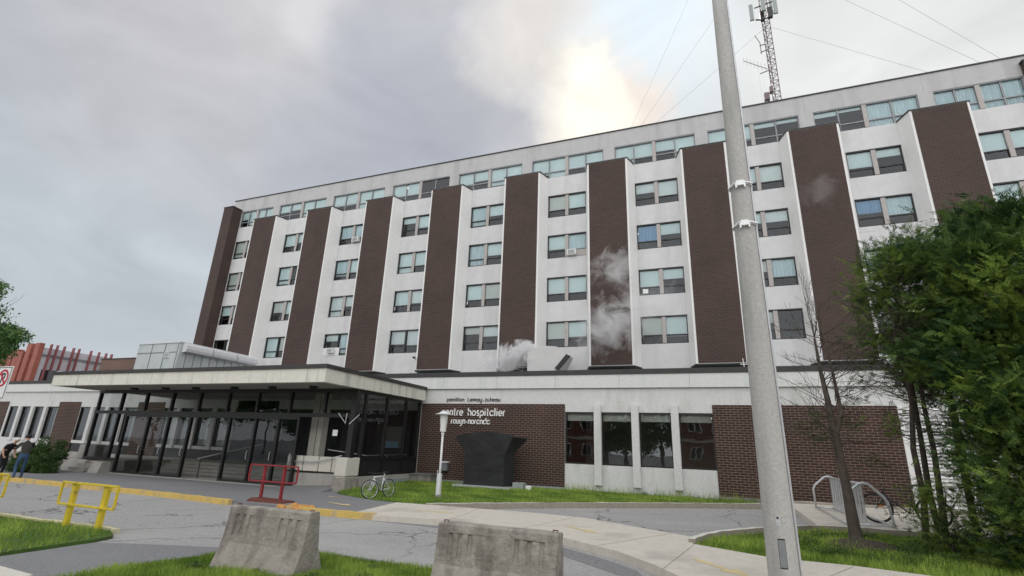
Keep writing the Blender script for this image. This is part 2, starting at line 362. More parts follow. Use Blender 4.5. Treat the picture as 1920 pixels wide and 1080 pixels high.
# ------------------------------------------------------------------ ground, road, walks
def gz(x, y): return g(x, y)
road = sheet('road', [(-300, -250), (300, -250), (300, 400), (-300, 400)], gz, 'asphalt', .5, 15)
# finer strip of the near road keeps the slope breaks exact
front_kerb = [(-45, 13.45), (-27, 13.4), (-24.2, 13.42), (-21, 13.4), (-18.3, 13.38), (-15.5, 13.2), (-14.75, 13.1)]
front_kerb2 = [(-11.9, 12.62), (-11.3, 12.5), (-9.5, 12.25), (-8.55, 12.2)]
near_edge = [(-14.75, 13.1), (-13.4, 12.85), (-11.9, 12.62), (-11.3, 12.5), (-9.5, 12.25), (-8.55, 12.2), (-7.28, 12.15), (-6.2, 12.2), (-4.46, 11.75), (-3.08, 10.94), (-1.71, 9.84), (-.99, 8.94), (-.2, 7.7), (.9, 6.2), (3.5, 3.5), (7, 1)]
sheet('apron', [(-45, 13.6), (-27, 13.55), (-21, 13.55), (-15.5, 13.35), (-11.3, 12.65), (-9.3, 12.35), (-9.9, 15.35), (-10.94, 15.62), (-13.23, 16.8), (-13.9, 17.3), (-14.2, 22), (-45, 22)], lambda x, y: g(x, y)+.126, 'asphalt_dark', .3, 2.5)
walk_far = [(6, 9.15), (3, 9.9), (1.87, 10.3), (.75, 10.45), (-.53, 11.3), (-.57, 12.2), (-1.77, 13.09), (-3.34, 14.3), (-4.98, 14.75), (-6.69, 14.94), (-8.28, 15.2), (-9.9, 15.35)]
sheet('sidewalk', [(-9.3, 12.32)]+near_edge[5:]+[(8, 8)]+walk_far, lambda x, y: g(x, y)+.134, 'walk', .25, 1.5)
kerb('kerb', front_kerb, .17, .16, 'kerb_yellow'); kerb('kerb', front_kerb2, .17, .16, 'kerb_yellow')
# panel joints and painted arrows on the walk
def ground_strip(name, pts, wd, off, mt):
    b = offset_line(pts, wd); return sheet(name, pts+b[::-1], lambda x, y: g(x, y)+off, mt, .002, 5)
for a, b in (((-9.33, 12.4), (-9.88, 15.3)), ((-6.3, 12.25), (-6.7, 14.9)), ((-4.2, 11.65), (-3.6, 14.3)), ((-2.2, 10.2), (-1.0, 12.5)), ((-.85, 8.75), (-.5, 11.2)), ((.3, 7.1), (1.9, 10.2))):
    ground_strip('walk_joint', [a, b], .014, .137, 'concrete_old')
def arrow(cx, cy, ang, s=1.0):
    P = [(-.75, -.06), (.2, -.06), (.2, -.2), (.75, 0), (.2, .2), (.2, .06), (-.75, .06)]; ca, sa = math.cos(ang), math.sin(ang)
    sheet('painted_arrow', [(cx+s*(x*ca-y*sa), cy+s*(x*sa+y*ca)) for x, y in P], lambda x, y: g(x, y)+.139, 'paint_yellow', .002, 5)
arrow(-.05, 9.2, R(-52), .85); arrow(-2.9, 12.1, R(-40), .8); arrow(-7.5, 13.6, R(-5), .9); arrow(-11.1, 14.0, R(-20), .9)
arrow(-12.9, 15.9, R(160), .5)
# lawn by the building
lawn_edge = [(-8.75, 15.3), (-8.5, 15.42), (-7.98, 15.72), (-5.87, 17.2), (-2.59, 19.2), (.9, 20.95), (2.35, 21.6)]
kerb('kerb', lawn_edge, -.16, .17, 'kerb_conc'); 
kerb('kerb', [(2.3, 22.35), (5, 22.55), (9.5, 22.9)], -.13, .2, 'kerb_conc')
def lz(x, y):
    t = min(max((y-16.6)/6.5, 0), 1); return (g(x, y)+.12)*(1-t)+(0.01)*t
lawn_poly = [(-8.75, 15.3), (-8.5, 15.45), (-7.98, 15.75), (-5.87, 17.23), (-2.59, 19.23), (.9, 20.98), (2.35, 21.65), (2.3, 22.4), (9.5, 23.0), (9.5, 23.6), (-14.33, 23.6), (-14.33, 18.2), (-14.0, 17.4), (-13.23, 16.85), (-10.94, 15.66), (-9.9, 15.4)]
sheet('lawn_ground', lawn_poly, lz, 'grass_soil', .3, 1)
left_poly = [(-45, 8.15), (-16.35, 8.02), (-14.35, 8.0), (-12.0, 7.85), (-11.35, 7.5), (-11.2, 7.1), (-11.15, 5.6), (-11.3, 3), (-45, 2)]
def lfz(x, y): return g(x, y)+.06
sheet('lawn_ground', left_poly, lfz, 'grass_soil', .2, 2)
kerb('kerb', [(-45, 8.12), (-16.35, 8.06), (-14.35, 8.04), (-12.6, 7.93), (-11.9, 7.85)], .13, .10, 'kerb_pale')
front_poly = [(-8.28, 5.45), (-8.15, 6.21), (-7.95, 7.0), (-7.2, 7.55), (-6.45, 7.75), (-4.02, 7.5), (-2.2, 7.35), (-1.55, 6.8), (-1.2, 5), (-1.5, 2.5), (-8.5, 2.5)]
sheet('lawn_ground', front_poly, lfz, 'grass_soil', .2, 1)
island_poly = [(-.53, 11.32), (-.45, 12.0), (.0, 12.95), (.55, 13.6), (1.3, 14.3), (2.26, 15.05), (9.5, 15.3), (9.5, 9), (6, 9.2), (3, 9.95), (1.87, 10.35), (.75, 10.5)]
def iz(x, y): return g(x, y)+.05+.05*math.exp(-((x-2.6)**2+(y-12.9)**2)/.8)
sheet('lawn_ground', island_poly, iz, 'grass_soil', .2, .5)
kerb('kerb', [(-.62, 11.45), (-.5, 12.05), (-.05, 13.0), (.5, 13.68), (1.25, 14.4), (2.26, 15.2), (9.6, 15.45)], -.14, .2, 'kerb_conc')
sheet('sidewalk', [(2.33, 21.6), (2.26, 15.25), (9.6, 15.5), (9.6, 23.0), (2.3, 22.4)], lambda x, y: g(x, y)+.13, 'walk', .25, 1.5)
sheet('path', [(-10.35, 5.2), (-9.1, 5.05), (-8.7, 3), (-10.9, 3)], lambda x, y: g(x, y)+.02, 'concrete_pale', .1, 2)
sheet('asphalt_patch', smooth_line([(-8.6, 12.1), (-6.3, 11.75), (-4.6, 11.2), (-3.2, 10.2), (-2.1, 9.2), (-1.35, 8.5), (-1.12, 8.9), (-1.85, 9.7), (-3.2, 10.8), (-4.6, 11.65), (-6.3, 12.1)], 1), lambda x, y: g(x, y)+.004, 'asphalt_dark', .002, 3)
ground_strip('path', [(-11.05, 6.9), (-10.2, 7.2), (-8.2, 7.75), (-6.6, 8.1), (-6.6, 7.8), (-8.1, 7.3), (-8.2, 5.6), (-8.7, 3.0), (-10.7, 3)][:4], -.0001, .004, 'asphalt_dark') if False else None
sheet('path', [(-11.15, 7.1), (-10.2, 7.35), (-8.2, 7.85), (-6.6, 8.15), (-5.2, 8.0), (-5.2, 7.5), (-6.6, 7.72), (-7.9, 7.1), (-8.2, 6.2), (-8.3, 5.4), (-8.6, 3), (-11.2, 3), (-11.1, 5.6)], lambda x, y: g(x, y)+.006, 'asphalt_dark', .002, 3)

def grass(name, polys, dens, zf, hmin, hmax, wd, label, seed, cam_fade=True):
    q = np.random.default_rng(seed); xs = np.array([p[0] for p in polys]); ys = np.array([p[1] for p in polys])
    x0, x1, y0, y1 = max(xs.min(), -30), xs.max(), ys.min(), ys.max(); n = int((x1-x0)*(y1-y0)*dens)
    X = q.uniform(x0, x1, n); Y = q.uniform(y0, y1, n); k = inpoly(X, Y, polys); X = X[k]; Y = Y[k]; n = len(X)
    clump = np.sin(X*2.1+1.3*np.sin(Y*1.7))*np.sin(Y*2.7+X*.8)+.6*np.sin(X*7.3+Y*2)*np.sin(Y*6.1-X*3)
    Z = np.array([zf(a, b) for a, b in zip(X, Y)]); a = q.uniform(0, 2*np.pi, n); h = q.uniform(hmin, hmax, n)*(1+.35*clump); lean = q.uniform(0, .8, n)*h; la = q.uniform(0, 2*np.pi, n)
    w_ = wd*q.uniform(.7, 1.3, n); dx = np.cos(a)*w_; dy = np.sin(a)*w_
    V = np.empty((n, 3, 3)); V[:, 0] = np.stack([X-dx, Y-dy, Z-.01], 1); V[:, 1] = np.stack([X+dx, Y+dy, Z-.01], 1); V[:, 2] = np.stack([X+np.cos(la)*lean, Y+np.sin(la)*lean, Z+h], 1)
    return leafmesh(name, V, np.clip(.42+.38*clump+q.normal(0, .22, n), 0, 1), 'grass_blade', label, 'grass')
def leafmesh(name, V, tone, mt, label=None, cat=None, parent=None, stuff=True):
    n, k, _ = V.shape; me = bpy.data.meshes.new(name); me.vertices.add(n*k); me.loops.add(n*k); me.polygons.add(n)
    off = np.zeros(3)
    p = parent
    while p is not None: off += np.array(p.location); p = p.parent
    me.vertices.foreach_set('co', (V-off).reshape(-1).astype(np.float32)); me.loops.foreach_set('vertex_index', np.arange(n*k, dtype=np.int32))
    me.polygons.foreach_set('loop_start', np.arange(0, n*k, k, dtype=np.int32)); me.polygons.foreach_set('loop_total', np.full(n, k, dtype=np.int32)); me.update()
    at = me.attributes.new('tone', 'FLOAT', 'POINT'); at.data.foreach_set('value', np.repeat(tone, k).astype(np.float32)); me.materials.append(M[mt])
    o = bpy.data.objects.new(name, me); COL.objects.link(o)
    if parent: o.parent = parent
    if label: tag(o, label, cat); o['kind'] = 'stuff'
    return o
grass('grass', lawn_poly, 420, lz, .05, .11, .011, 'green lawn between the curved kerb and the brick wall under the letters', 1)
grass('grass', left_poly, 420, lfz, .05, .11, .008, 'grass behind the yellow pipe barriers at the road edge', 2)
grass('grass', front_poly, 3600, lfz, .035, .095, .006, 'bright grass around the foot of the concrete barriers', 3)
grass('grass', island_poly, 1100, iz, .05, .14, .009, 'grass in the kerbed island around the tall concrete pole', 4)
# tall weeds along the white wall
wp = [(-6.4, 23.2), (2.2, 23.2), (2.2, 23.52), (-6.4, 23.52)]
grass('weeds', wp, 260, lambda x, y: .0, .12, .42, .009, 'tall dry weeds along the foot of the white window wall', 5)
kp = [(-.9, 9.05), (-.35, 7.9), (-.15, 7.75), (-.75, 9.0)]
grass('weeds', kp, 900, lambda x, y: g(x, y)+.02, .03, .09, .008, 'weeds and moss growing in the broken sidewalk edge', 6)

# ------------------------------------------------------------------ hospital tower
YB, YF = 26.85, 26.0
PITCHX, BW = 5.285, 2.13
def bx(k): return -32.13+PITCHX*k
tower = thing('hospital_tower', 'six storey white concrete hospital block with tall dark brick bays', 'building', (0, YB, 0))
ROWS = [16.73, 14.05, 11.36, 8.68]; WH = 1.5
cols = []
for k in range(10):
    x0 = -34.80 if k == 0 else bx(k-1)+BW+.37; x1 = bx(k)-.37 if k < 9 else 15.0
    cols.append((x0+.02, x1-.02 if k < 9 else 15.0))
XL, XR = -35.8, 17.2
ZT, HT = 17.98, 19.42
wall = MB(); wall.use('precast'); TH = .32
zs = sorted([5.2, 20.50]+[z for h in ROWS for z in (h-WH, h)]+[ZT, HT])
def bands():
    b = []
    for k in range(10):
        c = bx(k)-1.58 if k < 9 else bx(8)+BW+1.58-.05
        x0 = c-2.3; x1 = c+2.3
        if k == 0: x0 = -34.76
        if k == 9: x1 = 15.0
        b.append((x0, x1))
    return b
BANDS = bands()
for z0, z1 in zip(zs, zs[1:]):
    if any(abs(z1-h) < 1e-6 for h in ROWS): op = cols
    elif abs(z1-HT) < 1e-6: op = BANDS
    else: op = []
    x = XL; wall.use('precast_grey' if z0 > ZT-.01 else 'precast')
    for a, b in op: wall.box(x, a, YB, YB+TH, z0, z1); x = b
    wall.box(x, XR, YB, YB+TH, z0, z1)
wall.build('wall', None, tower)
jt = MB()
for k in range(10):
    xx = (BANDS[k][0]-.35) if k else None
    if xx: MB().box(xx-.012, xx+.012, YB-.004, YB+.01, HT+.02, 20.48).build('panel_joint', 'mullion_conc', tower)
for k in range(9):
    for s, xx in ((-1, bx(k)-.37-.02), (1, bx(k)+BW+.37+.02)): pass
rf = MB().use('flash'); rf.box(XL-.04, XR+.04, YB-.05, YB+.5, 20.50, 20.57); rf.use('metal_grey').box(XL, XR, YB+TH, YB+14, 20.2, 20.3)
rf.build('roof', None, tower)
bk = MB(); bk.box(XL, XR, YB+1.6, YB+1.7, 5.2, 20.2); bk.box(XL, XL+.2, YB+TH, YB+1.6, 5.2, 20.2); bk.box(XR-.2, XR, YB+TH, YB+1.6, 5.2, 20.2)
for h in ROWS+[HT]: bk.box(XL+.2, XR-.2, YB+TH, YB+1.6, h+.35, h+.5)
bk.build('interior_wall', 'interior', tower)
# ceiling strip lights seen through a few panes
cl = MB()
for x, z in ((-21.3, HT+.2), (-19.9, HT+.25), (-15.3, HT+.2), (8.6, 8.6), (-3.4, 14.0)): cl.box(x, x+.9, YB+.75, YB+1.0, z-.12, z-.08)
lm = bpy.data.materials.new('lamp_glow'); lm.use_nodes = True; b_ = lm.node_tree.nodes['Principled BSDF']; b_.inputs['Emission Color'].default_value = (1, .95, .8, 1); b_.inputs['Emission Strength'].default_value = 5; M['lamp_glow'] = lm
cl.build('ceiling_light', 'lamp_glow', tower)
# brick bays
for k in range(9):
    a = bx(k); b = a+BW; z0, z1 = 5.95, 17.98
    bay = MB().use('trimwhite'); F0 = [(a-.1, YF), (b+.1, YF), (b+.37, YB), (a-.37, YB)]
    loop = lambda z, e=0: [(a-.1-e, YF-e, z), (b+.1+e, YF-e, z), (b+.37+e, YB-.002, z), (a-.37-e, YB-.002, z)]
    bay.prism(loop(z0), loop(z1)); o = bay.build('brick_bay', None, tower)
    fc = MB(); fc.box(a, b, YF-.02, YF-.0005, z0+.03, z1-.02); fc.build('brick_face', 'brick_tower', o)
    cp = MB(); cp.prism(loop(z1+.001, .03), loop(z1+.07, .03)); cp.build('cap', 'flash', o)
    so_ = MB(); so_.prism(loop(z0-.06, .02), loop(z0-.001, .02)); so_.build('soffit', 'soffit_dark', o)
p = MB(); p.box(-35.82, -34.80, 26.0, YB-.002, 5.2, 19.5); o = p.build('brick_pier', 'brick_tower', tower)
cp = MB(); cp.box(-35.86, -34.76, 25.96, YB-.003, 19.501, 19.57); cp.build('cap', 'flash', o)
p = MB(); p.box(15.02, 17.2, 26.6, YB-.002, 5.2, 20.05); o = p.build('brick_pier', 'brick_tower', tower)
cp = MB(); cp.box(14.98, 17.24, 26.56, YB-.003, 20.051, 20.13); cp.build('cap', 'flash', o)
# windows
_cache = {}
def win_meshes(w_, h, n, kind_):
    key = (round(w_, 2), round(h, 2), n, kind_)
    if key in _cache: return _cache[key]
    dk = {'b': 'frame_brown', 'k': 'frame_dark', 'g': 'frame_grey'}[kind_]
    fr = MB().use(dk); t = .05
    fr.box(0, w_, .06, .16, 0, t); fr.box(0, w_, .02, .16, h-.06, h); fr.box(0, t, .06, .16, t, h-.06); fr.box(w_-t, w_, .06, .16, t, h-.06)
    cw = .2 if kind_ != 'k' else .1
    if n >= 2:
        fr.use('mullion_conc' if kind_ != 'k' else dk); fr.box(w_/2-cw/2, w_/2+cw/2, .03, .17, t, h-.06); fr.use(dk)
    panes = []; segs = [(t, w_/2-cw/2), (w_/2+cw/2, w_-t)] if n >= 2 else [(t, w_-t)]
    if n == 4:
        s2 = []
        for a, b in segs: m_ = (a+b)/2; fr.use('frame_grey').box(m_-.03, m_+.03, .07, .15, t, h-.06); s2 += [(a, m_-.03), (m_+.03, b)]
        segs = s2
    zr = t+(h-.11)*.30
    for a, b in segs:
        fr.use('frame_grey' if n == 4 else dk).box(a, b, .065, .15, zr-.03, zr+.03)
        if n != 4:
            fr.box(a, a+.03, .05, .14, t, zr-.03); fr.box(b-.03, b, .05, .14, t, zr-.03)
    pn = MB()
    for a, b in segs: pn.add([(a, .105, t), (b, .105, t), (b, .105, h-.06), (a, .105, h-.06)], [(0, 1, 2, 3)])
    _cache[key] = (fr, pn, segs, zr, t); return _cache[key]
_meshes = {}
def mesh_of(mb, key, mt=None):
    if key not in _meshes:
        o = mb.build('tmp', mt); _meshes[key] = o.data; bpy.data.objects.remove(o)
    return _meshes[key]
def link(me, name, parent, loc):
    o = bpy.data.objects.new(name, me); COL.objects.link(o); o.parent = parent; o.location = loc; return o
def blind_mesh(w_, h, style):
    key = ('blind', round(w_, 2), round(h, 2), style)
    if key in _meshes: return _meshes[key]
    mb = MB(); mt = {'b': 'blind', 'c': 'blind_cream', 'w': 'blind_white', 'u': 'curtain', 'l': 'curtain_blue'}[style]
    if style in 'ul':   # gathered curtain
        n = 40; y = [.03*math.sin(i*1.35)+.015*math.sin(i*3.1) for i in range(n+1)]
        vs = [(w_*i/n, y[i], 0) for i in range(n+1)]+[(w_*i/n, y[i]*.7, h) for i in range(n+1)]
        mb.add(vs, [(i, i+1, n+2+i, n+1+i) for i in range(n)])
    else:
        mb.box(0, w_, 0, .008, 0, h); mb.box(0, w_, -.006, .014, 0, .025)
    return mesh_of(mb, key, mt)
wr = random.Random(11)
def place_window(x0, x1, zb, h, n, kind_, drops, parent=None, y=None, tm='glass_win'):
    parent = parent or tower; y = YB if y is None else y
    fr, pn, segs, zr, t = win_meshes(x1-x0, h, n, kind_)
    key = (round(x1-x0, 2), round(h, 2), n, kind_)
    pl = Vector((0, 0, 0)); p = parent
    while p is not None: pl += p.location; p = p.parent
    o = link(mesh_of(fr, ('f',)+key), 'window', parent, Vector((x0, y, zb))-pl)
    link(mesh_of(pn, ('p', tm)+key, tm), 'pane', o, (0, 0, 0))
    for (a, b), (st, dr) in zip(segs, drops):
        if dr <= 0: continue
        hh = (h-.11)*dr; link(blind_mesh(b-a-.01, hh, st), 'curtain' if st in 'ul' else 'blind', o, (a+.005, .17, h-.06-hh))
    return o
SPECIAL = {(5, 1): [('b', .6), ('u', .95)], (4, 1): [('u', .95), ('b', .55)], (4, 0): [('u', .9), ('b', .5)], (6, 1): [('l', .68), ('b', .45)], (8, 1): [('l', .5), ('u', .7)], (4, 2): [('b', .7), ('c', .7)],
           (5, 3): [('c', .68), ('b', .6)], (6, 3): [('c', .7), ('b', .75)], (6, 2): [('b', .72), ('b', .4)], (5, 2): [('b', .7), ('b', .72)], (2, 0): [('u', .7), ('u', .7)], (2, 1): [('u', .8), ('b', .7)], (1, 2): [('c', .55), ('b', .7)]}
for k, (a, b) in enumerate(cols):
    for j, zt in enumerate(ROWS):
        dr = SPECIAL.get((k, j)) or [(wr.choice('bbbcwwu'), wr.choice((.3, .42, .5, .6, .68, .7, .7, .72, .9, .98, 0 if j % 2 else .7))) for _ in range(2)]
        kd = 'k' if (j == 3 and k < 4) else 'b'
        place_window(a, b, zt-WH, WH, 2, kd, dr)
TOP = {0: [('b', .5), ('b', .9), ('b', .8), ('b', .95)], 1: [('b', .45), ('b', .4), ('b', .9), ('b', .7)], 2: [('b', .6), ('b', .6), ('b', .95), ('b', .95)], 3: [('b', .75), ('b', .7), ('b', 0), ('b', 0)],
       4: [('b', .6), ('b', .5), ('b', .9), ('b', .95)], 5: [('b', .8), ('b', .95), ('b', .7), ('b', 1)], 6: [('b', .8), ('b', .66), ('b', .5), ('b', .9)], 7: [('b', .6), ('b', .6), ('b', .2), ('b', .15)],
       8: [('b', .2), ('b', .12), ('u', 1), ('u', 1)], 9: [('u', 1), ('u', 1), ('u', 1), ('u', 1)]}
for k, (a, b) in enumerate(BANDS): place_window(a, b, ZT, HT-ZT, 4, 'g' if k not in (7, 8) else 'g', TOP[k])

# things fixed in or on the tower
def window_ac(x, z, lab):
    t = thing('air_conditioner', lab, 'air conditioner', (x, YB, z), 'window air conditioners')
    m = MB(); m.box(x-.27, x+.27, YB-.22, YB+.08, z-.17, z+.17); m.build('casing', 'plastic_white', t, .015)
    m = MB()
    for i in range(7): m.box(x-.2, x+.2, YB-.232, YB-.2205, z-.13+i*.038, z-.115+i*.038)
    m.build('grille', 'metal_grey', t)
window_ac(-22.75, 15.48, 'small white air conditioner in the second column of upper windows')
window_ac(-23.55, 7.5, 'white air conditioner beside a white filler panel near the low roof')
window_ac(-6.95, 12.78, 'white air conditioner under a gathered curtain above the steam')
m = MB(); m.box(-24.9, -22.95, YB+.02, YB+.055, 7.2, 7.72); m.build('filler_panel', 'plastic_white', tower)
m = MB(); m.box(-7.25, -5.95, YB+.02, YB+.055, 12.58, 12.98); m.build('filler_panel', 'mullion_conc', tower)
for x, z in ((-19.2, 10.05), (-13.9, 10.1), (-3.0, 10.0), (.2, 10.1), (7.4, 10.02), (8.4, 10.1)):
    m = MB(); m.box(x, x+.28, YB+.085, YB+.095, z, z+.24); m.build('paper_notice', 'signwhite', tower)
t = thing('security_camera', 'white security camera on a bracket at the foot of a brick bay', 'security camera', (-16.35, 25.9, 6.2))
MB().tube([(-16.4, 25.95, 5.3), (-16.4, 25.95, 6.65)], .03).build('pole', 'plastic_white', t)
MB().tube([(-16.4, 25.95, 6.65), (-16.3, 25.65, 6.72)], .06).build('housing', 'plastic_white', t, smooth=True)
MB().lathe([(.02, 0), (.07, .02), (.08, .1), (.02, .13)], (-16.28, 25.6, 6.58)).build('lens_dome', 'frame_dark', t)

# ------------------------------------------------------------------ podium (low front wing)
YW = 23.6
pod = thing('hospital_podium', 'long single storey white and brick wing in front of the hospital tower', 'building', (0, YW, 0))
PX0, PX1 = -75, 30
WIN_G = [(-60.1, -53.9), (-51.4, -45.15), (-42.62, -36.4), (-33.8, -27.6), (-6.45, .03)]
BR_G = [(-53.9, -51.6), (-45.15, -42.62), (-36.4, -33.8), (-14.2, -6.45), (.03, 6.6)]
w1 = MB()
segs = [(PX0, -60.1), (-53.9, -51.4), (-45.15, -42.62), (-36.4, -33.8)]
w1.box(PX0, PX1, YW, YW+.3, 3.44, 4.53)
w1.box(PX0, -27.6, YW, YW+.3, .95, 1.14); w1.box(-14.4, PX1, YW, YW+.3, -.6, 1.14)
for a, b in ((PX0, -60.1), (-53.9, -51.4), (-45.15, -42.62), (-36.4, -33.8), (-14.4, -6.45), (.03, 6.75), (8.2, PX1)): w1.box(a, b, YW, YW+.3, 1.14, 3.44)
w1.build('wall', 'stucco', pod)
m = MB(); m.box(PX0, -43.0, YW+.001, YW+.3, -.6, .95); m.build('wall_base', 'stucco', pod)
m = MB(); m.box(-43.0, -27.6, YW+.03, YW+.3, .3, .948); m.build('base_panel', 'panel_black', pod)
fa = MB(); fa.box(PX0, PX1, YW-.12, YW+.3, 4.532, 5.14); fa.build('fascia', 'fascia', pod)
jm = MB()
x = -74
while x < 12: MB().box(x-.008, x+.008, YW-.124, YW-.11, 4.55, 5.13).build('panel_joint', 'mullion_conc', pod); x += 3.05
jm.box(PX0, PX1, YW-.006, YW+.01, 4.505, 4.531)
jm.build('fascia_groove', 'mullion_conc', pod)
m = MB(); m.box(PX0, PX1, YW-.16, YW+.3, 5.142, 5.37); m.build('roof_edge', 'flash', pod)
m = MB(); m.box(PX0, PX1, YW+.3, YB-.01, 5.05, 5.15); m.build('roof', 'metal_grey', pod)
for a, b in BR_G:
    if a < -14.3: m = MB(); m.box(a, b, YW-.03, YW-.001, -.5 if a < -43 else .3, 3.79)
    elif a < -10: m = MB(); m.box(a, b, YW-.03, YW-.001, .12, 3.79)
    else: m = MB(); m.box(a, b, YW-.03, YW-.001, -.02 if a < 1 else .0, 3.785)
    m.build('brick_panel', 'brick_low', pod)
m = MB(); m.box(-14.2, -6.47, YW-.05, YW-.0315, -.3, .12); m.build('plinth', 'utility_grey', pod)
m = MB(); m.box(.05, 6.6, YW-.06, YW-.0315, -.2, .16); m.build('plinth', 'concrete_old', pod)
m = MB(); m.box(6.6, 6.75, YW-.05, YW-.001, -.2, 3.79); m.box(8.2, 8.8, YW-.05, YW-.001, -.2, 3.79); m.build('pillar', 'trimwhite', pod)
m = MB()
z = .12
while z < 3.7:
    m.add([(6.75, YW-.045, z), (8.2, YW-.045, z), (8.2, YW+.08, z+.1), (6.75, YW+.08, z+.1), (6.75, YW-.045, z+.02), (8.2, YW-.045, z+.02), (8.2, YW+.08, z+.12), (6.75, YW+.08, z+.12)], [(0,3,2,1),(4,5,6,7),(0,1,5,4),(1,2,6,5),(2,3,7,6),(3,0,4,7)]); z += .125
m.build('louvre', 'trimwhite', pod)
# windows of the podium with projecting pilasters
for gi, (a, b) in enumerate(WIN_G):
    pitch = (b-a+.31)/4; pz = .31
    for i in range(4):
        x0 = a+i*pitch+(.015 if i == 0 else 0); x1 = x0+pitch-pz
        if gi < 4: pilw = .33; x1 = x0+pitch-pilw; 
        fr = MB(); h = 2.30; t_ = .05
        fr.box(x0, x1, YW+.05, YW+.2, 1.14, 1.2); fr.box(x0, x1, YW+.03, YW+.2, 3.37, 3.44); fr.box(x0, x0+.05, YW+.05, YW+.2, 1.2, 3.37); fr.box(x1-.05, x1, YW+.05, YW+.2, 1.2, 3.37)
        wo_ = fr.build('window', 'frame_dark', pod)
        pn = MB(); pn.add([(x0+.05, YW+.12, 1.2), (x1-.05, YW+.12, 1.2), (x1-.05, YW+.12, 3.37), (x0+.05, YW+.12, 3.37)], [(0, 1, 2, 3)]); pn.build('pane', 'glass_low', wo_)
        if gi == 4:
            bl = MB(); bl.box(x0+.06, x1-.06, YW+.22, YW+.235, 3.05, 3.37); bl.build('blind', 'trimwhite', wo_)
        else:
            n = 24; xx0, xx1 = x0+(x1-x0)*.45, x1-.06; vs = []
            for z in (1.2, 3.36): vs += [(xx0+(xx1-xx0)*j/n, YW+.3+.03*math.sin(j*1.4), z) for j in range(n+1)]
            MB().add(vs, [(j, j+1, n+2+j, n+1+j) for j in range(n)]).build('curtain', 'curtain', wo_)
        if i < 3:
            m = MB(); m.box(x1+.0, x1+pz if gi == 4 else x1+.33, YW-.18 if gi == 4 else YW-.10, YW+.25, .30 if gi == 4 else .95, 3.75 if gi == 4 else 3.44); m.build('pilaster', 'stucco', pod)
    if gi == 3:
        m = MB(); m.box(b-.1, b+.3, YW-.1, YW+.25, .95, 3.44); m.build('pilaster', 'stucco', pod)
# dim rooms behind the low windows
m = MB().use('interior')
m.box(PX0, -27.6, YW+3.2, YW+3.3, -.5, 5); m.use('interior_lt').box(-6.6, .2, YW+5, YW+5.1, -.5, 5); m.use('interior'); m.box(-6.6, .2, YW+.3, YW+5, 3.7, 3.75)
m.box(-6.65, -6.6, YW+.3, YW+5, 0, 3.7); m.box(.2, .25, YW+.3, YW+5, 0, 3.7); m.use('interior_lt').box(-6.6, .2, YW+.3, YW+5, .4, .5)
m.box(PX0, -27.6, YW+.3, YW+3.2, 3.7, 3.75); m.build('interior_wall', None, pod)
m = MB(); m.box(-1.6, -.7, YW+1.3, YW+1.45, 3.62, 3.66); m.box(-.5, .0, YW+2.2, YW+2.35, 3.35, 3.39); m.box(-4.2, -3.4, YW+1.4, YW+1.55, 3.62, 3.66); m.build('ceiling_light', 'lamp_glow', pod)
m = MB(); m.box(-5.15, -4.85, YW+.6, YW+.7, 1.2, 1.62); m.build('notice_board', 'metal_yellow', pod)
# entrance recess behind the glass
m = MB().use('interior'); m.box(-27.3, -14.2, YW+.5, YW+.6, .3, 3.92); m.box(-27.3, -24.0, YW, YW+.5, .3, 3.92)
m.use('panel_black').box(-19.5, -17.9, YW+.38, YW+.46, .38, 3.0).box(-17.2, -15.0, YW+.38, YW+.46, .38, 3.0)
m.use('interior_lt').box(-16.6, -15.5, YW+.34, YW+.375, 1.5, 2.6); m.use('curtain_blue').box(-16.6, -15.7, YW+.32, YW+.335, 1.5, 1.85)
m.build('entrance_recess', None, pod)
m = MB(); m.box(-17.76, -17.41, 19.6, 20.0, -.2, 3.9); m.box(-17.35, -17.09, 19.6, 20.0, -.2, 3.9); m.build('column', 'concrete_pale', pod)

# ------------------------------------------------------------------ entrance canopy with glazed porch
can = thing('entrance_canopy', 'flat concrete entrance canopy over a dark framed glass porch', 'canopy', (-22.7, 18.3, 0))
CX0, CX1, CY0 = -31.4, -13.95, 15.77
m = MB(); m.box(CX0, CX1, CY0, CY0+.25, 3.92, 4.46); m.box(CX0, CX0+.25, CY0+.25, YW-.17, 3.92, 4.46); m.box(CX1-.25, CX1, CY0+.25, YW-.17, 3.92, 4.46); m.build('fascia', 'canopy_conc', can)
m = MB()
x = CX0+1.5
while x < CX1: MB().box(x-.008, x+.008, CY0-.003, CY0+.01, 3.94, 4.45).build('panel_joint', 'mullion_conc', can); x += 2.15
for y in (18.2, 20.6, 22.6): MB().box(CX1-.01, CX1+.003, y-.008, y+.008, 3.94, 4.45).build('panel_joint', 'mullion_conc', can)
m = MB(); m.box(CX0-.06, CX1+.06, CY0-.06, YW-.165, 4.462, 4.62); m.build('roof', 'flash', can)
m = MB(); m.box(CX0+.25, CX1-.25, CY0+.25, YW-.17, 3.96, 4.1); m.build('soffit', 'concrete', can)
for x in (-27.4, -25.1, -23.0, -20.5, -18.2, -15.9):
    MB().lathe([(.17, 0), (.17, .12), (.12, .12), (.12, .02)], (x, 17.35, 3.86)).build('downlight', 'frame_dark', can)
YG = 18.3; XG = -14.3
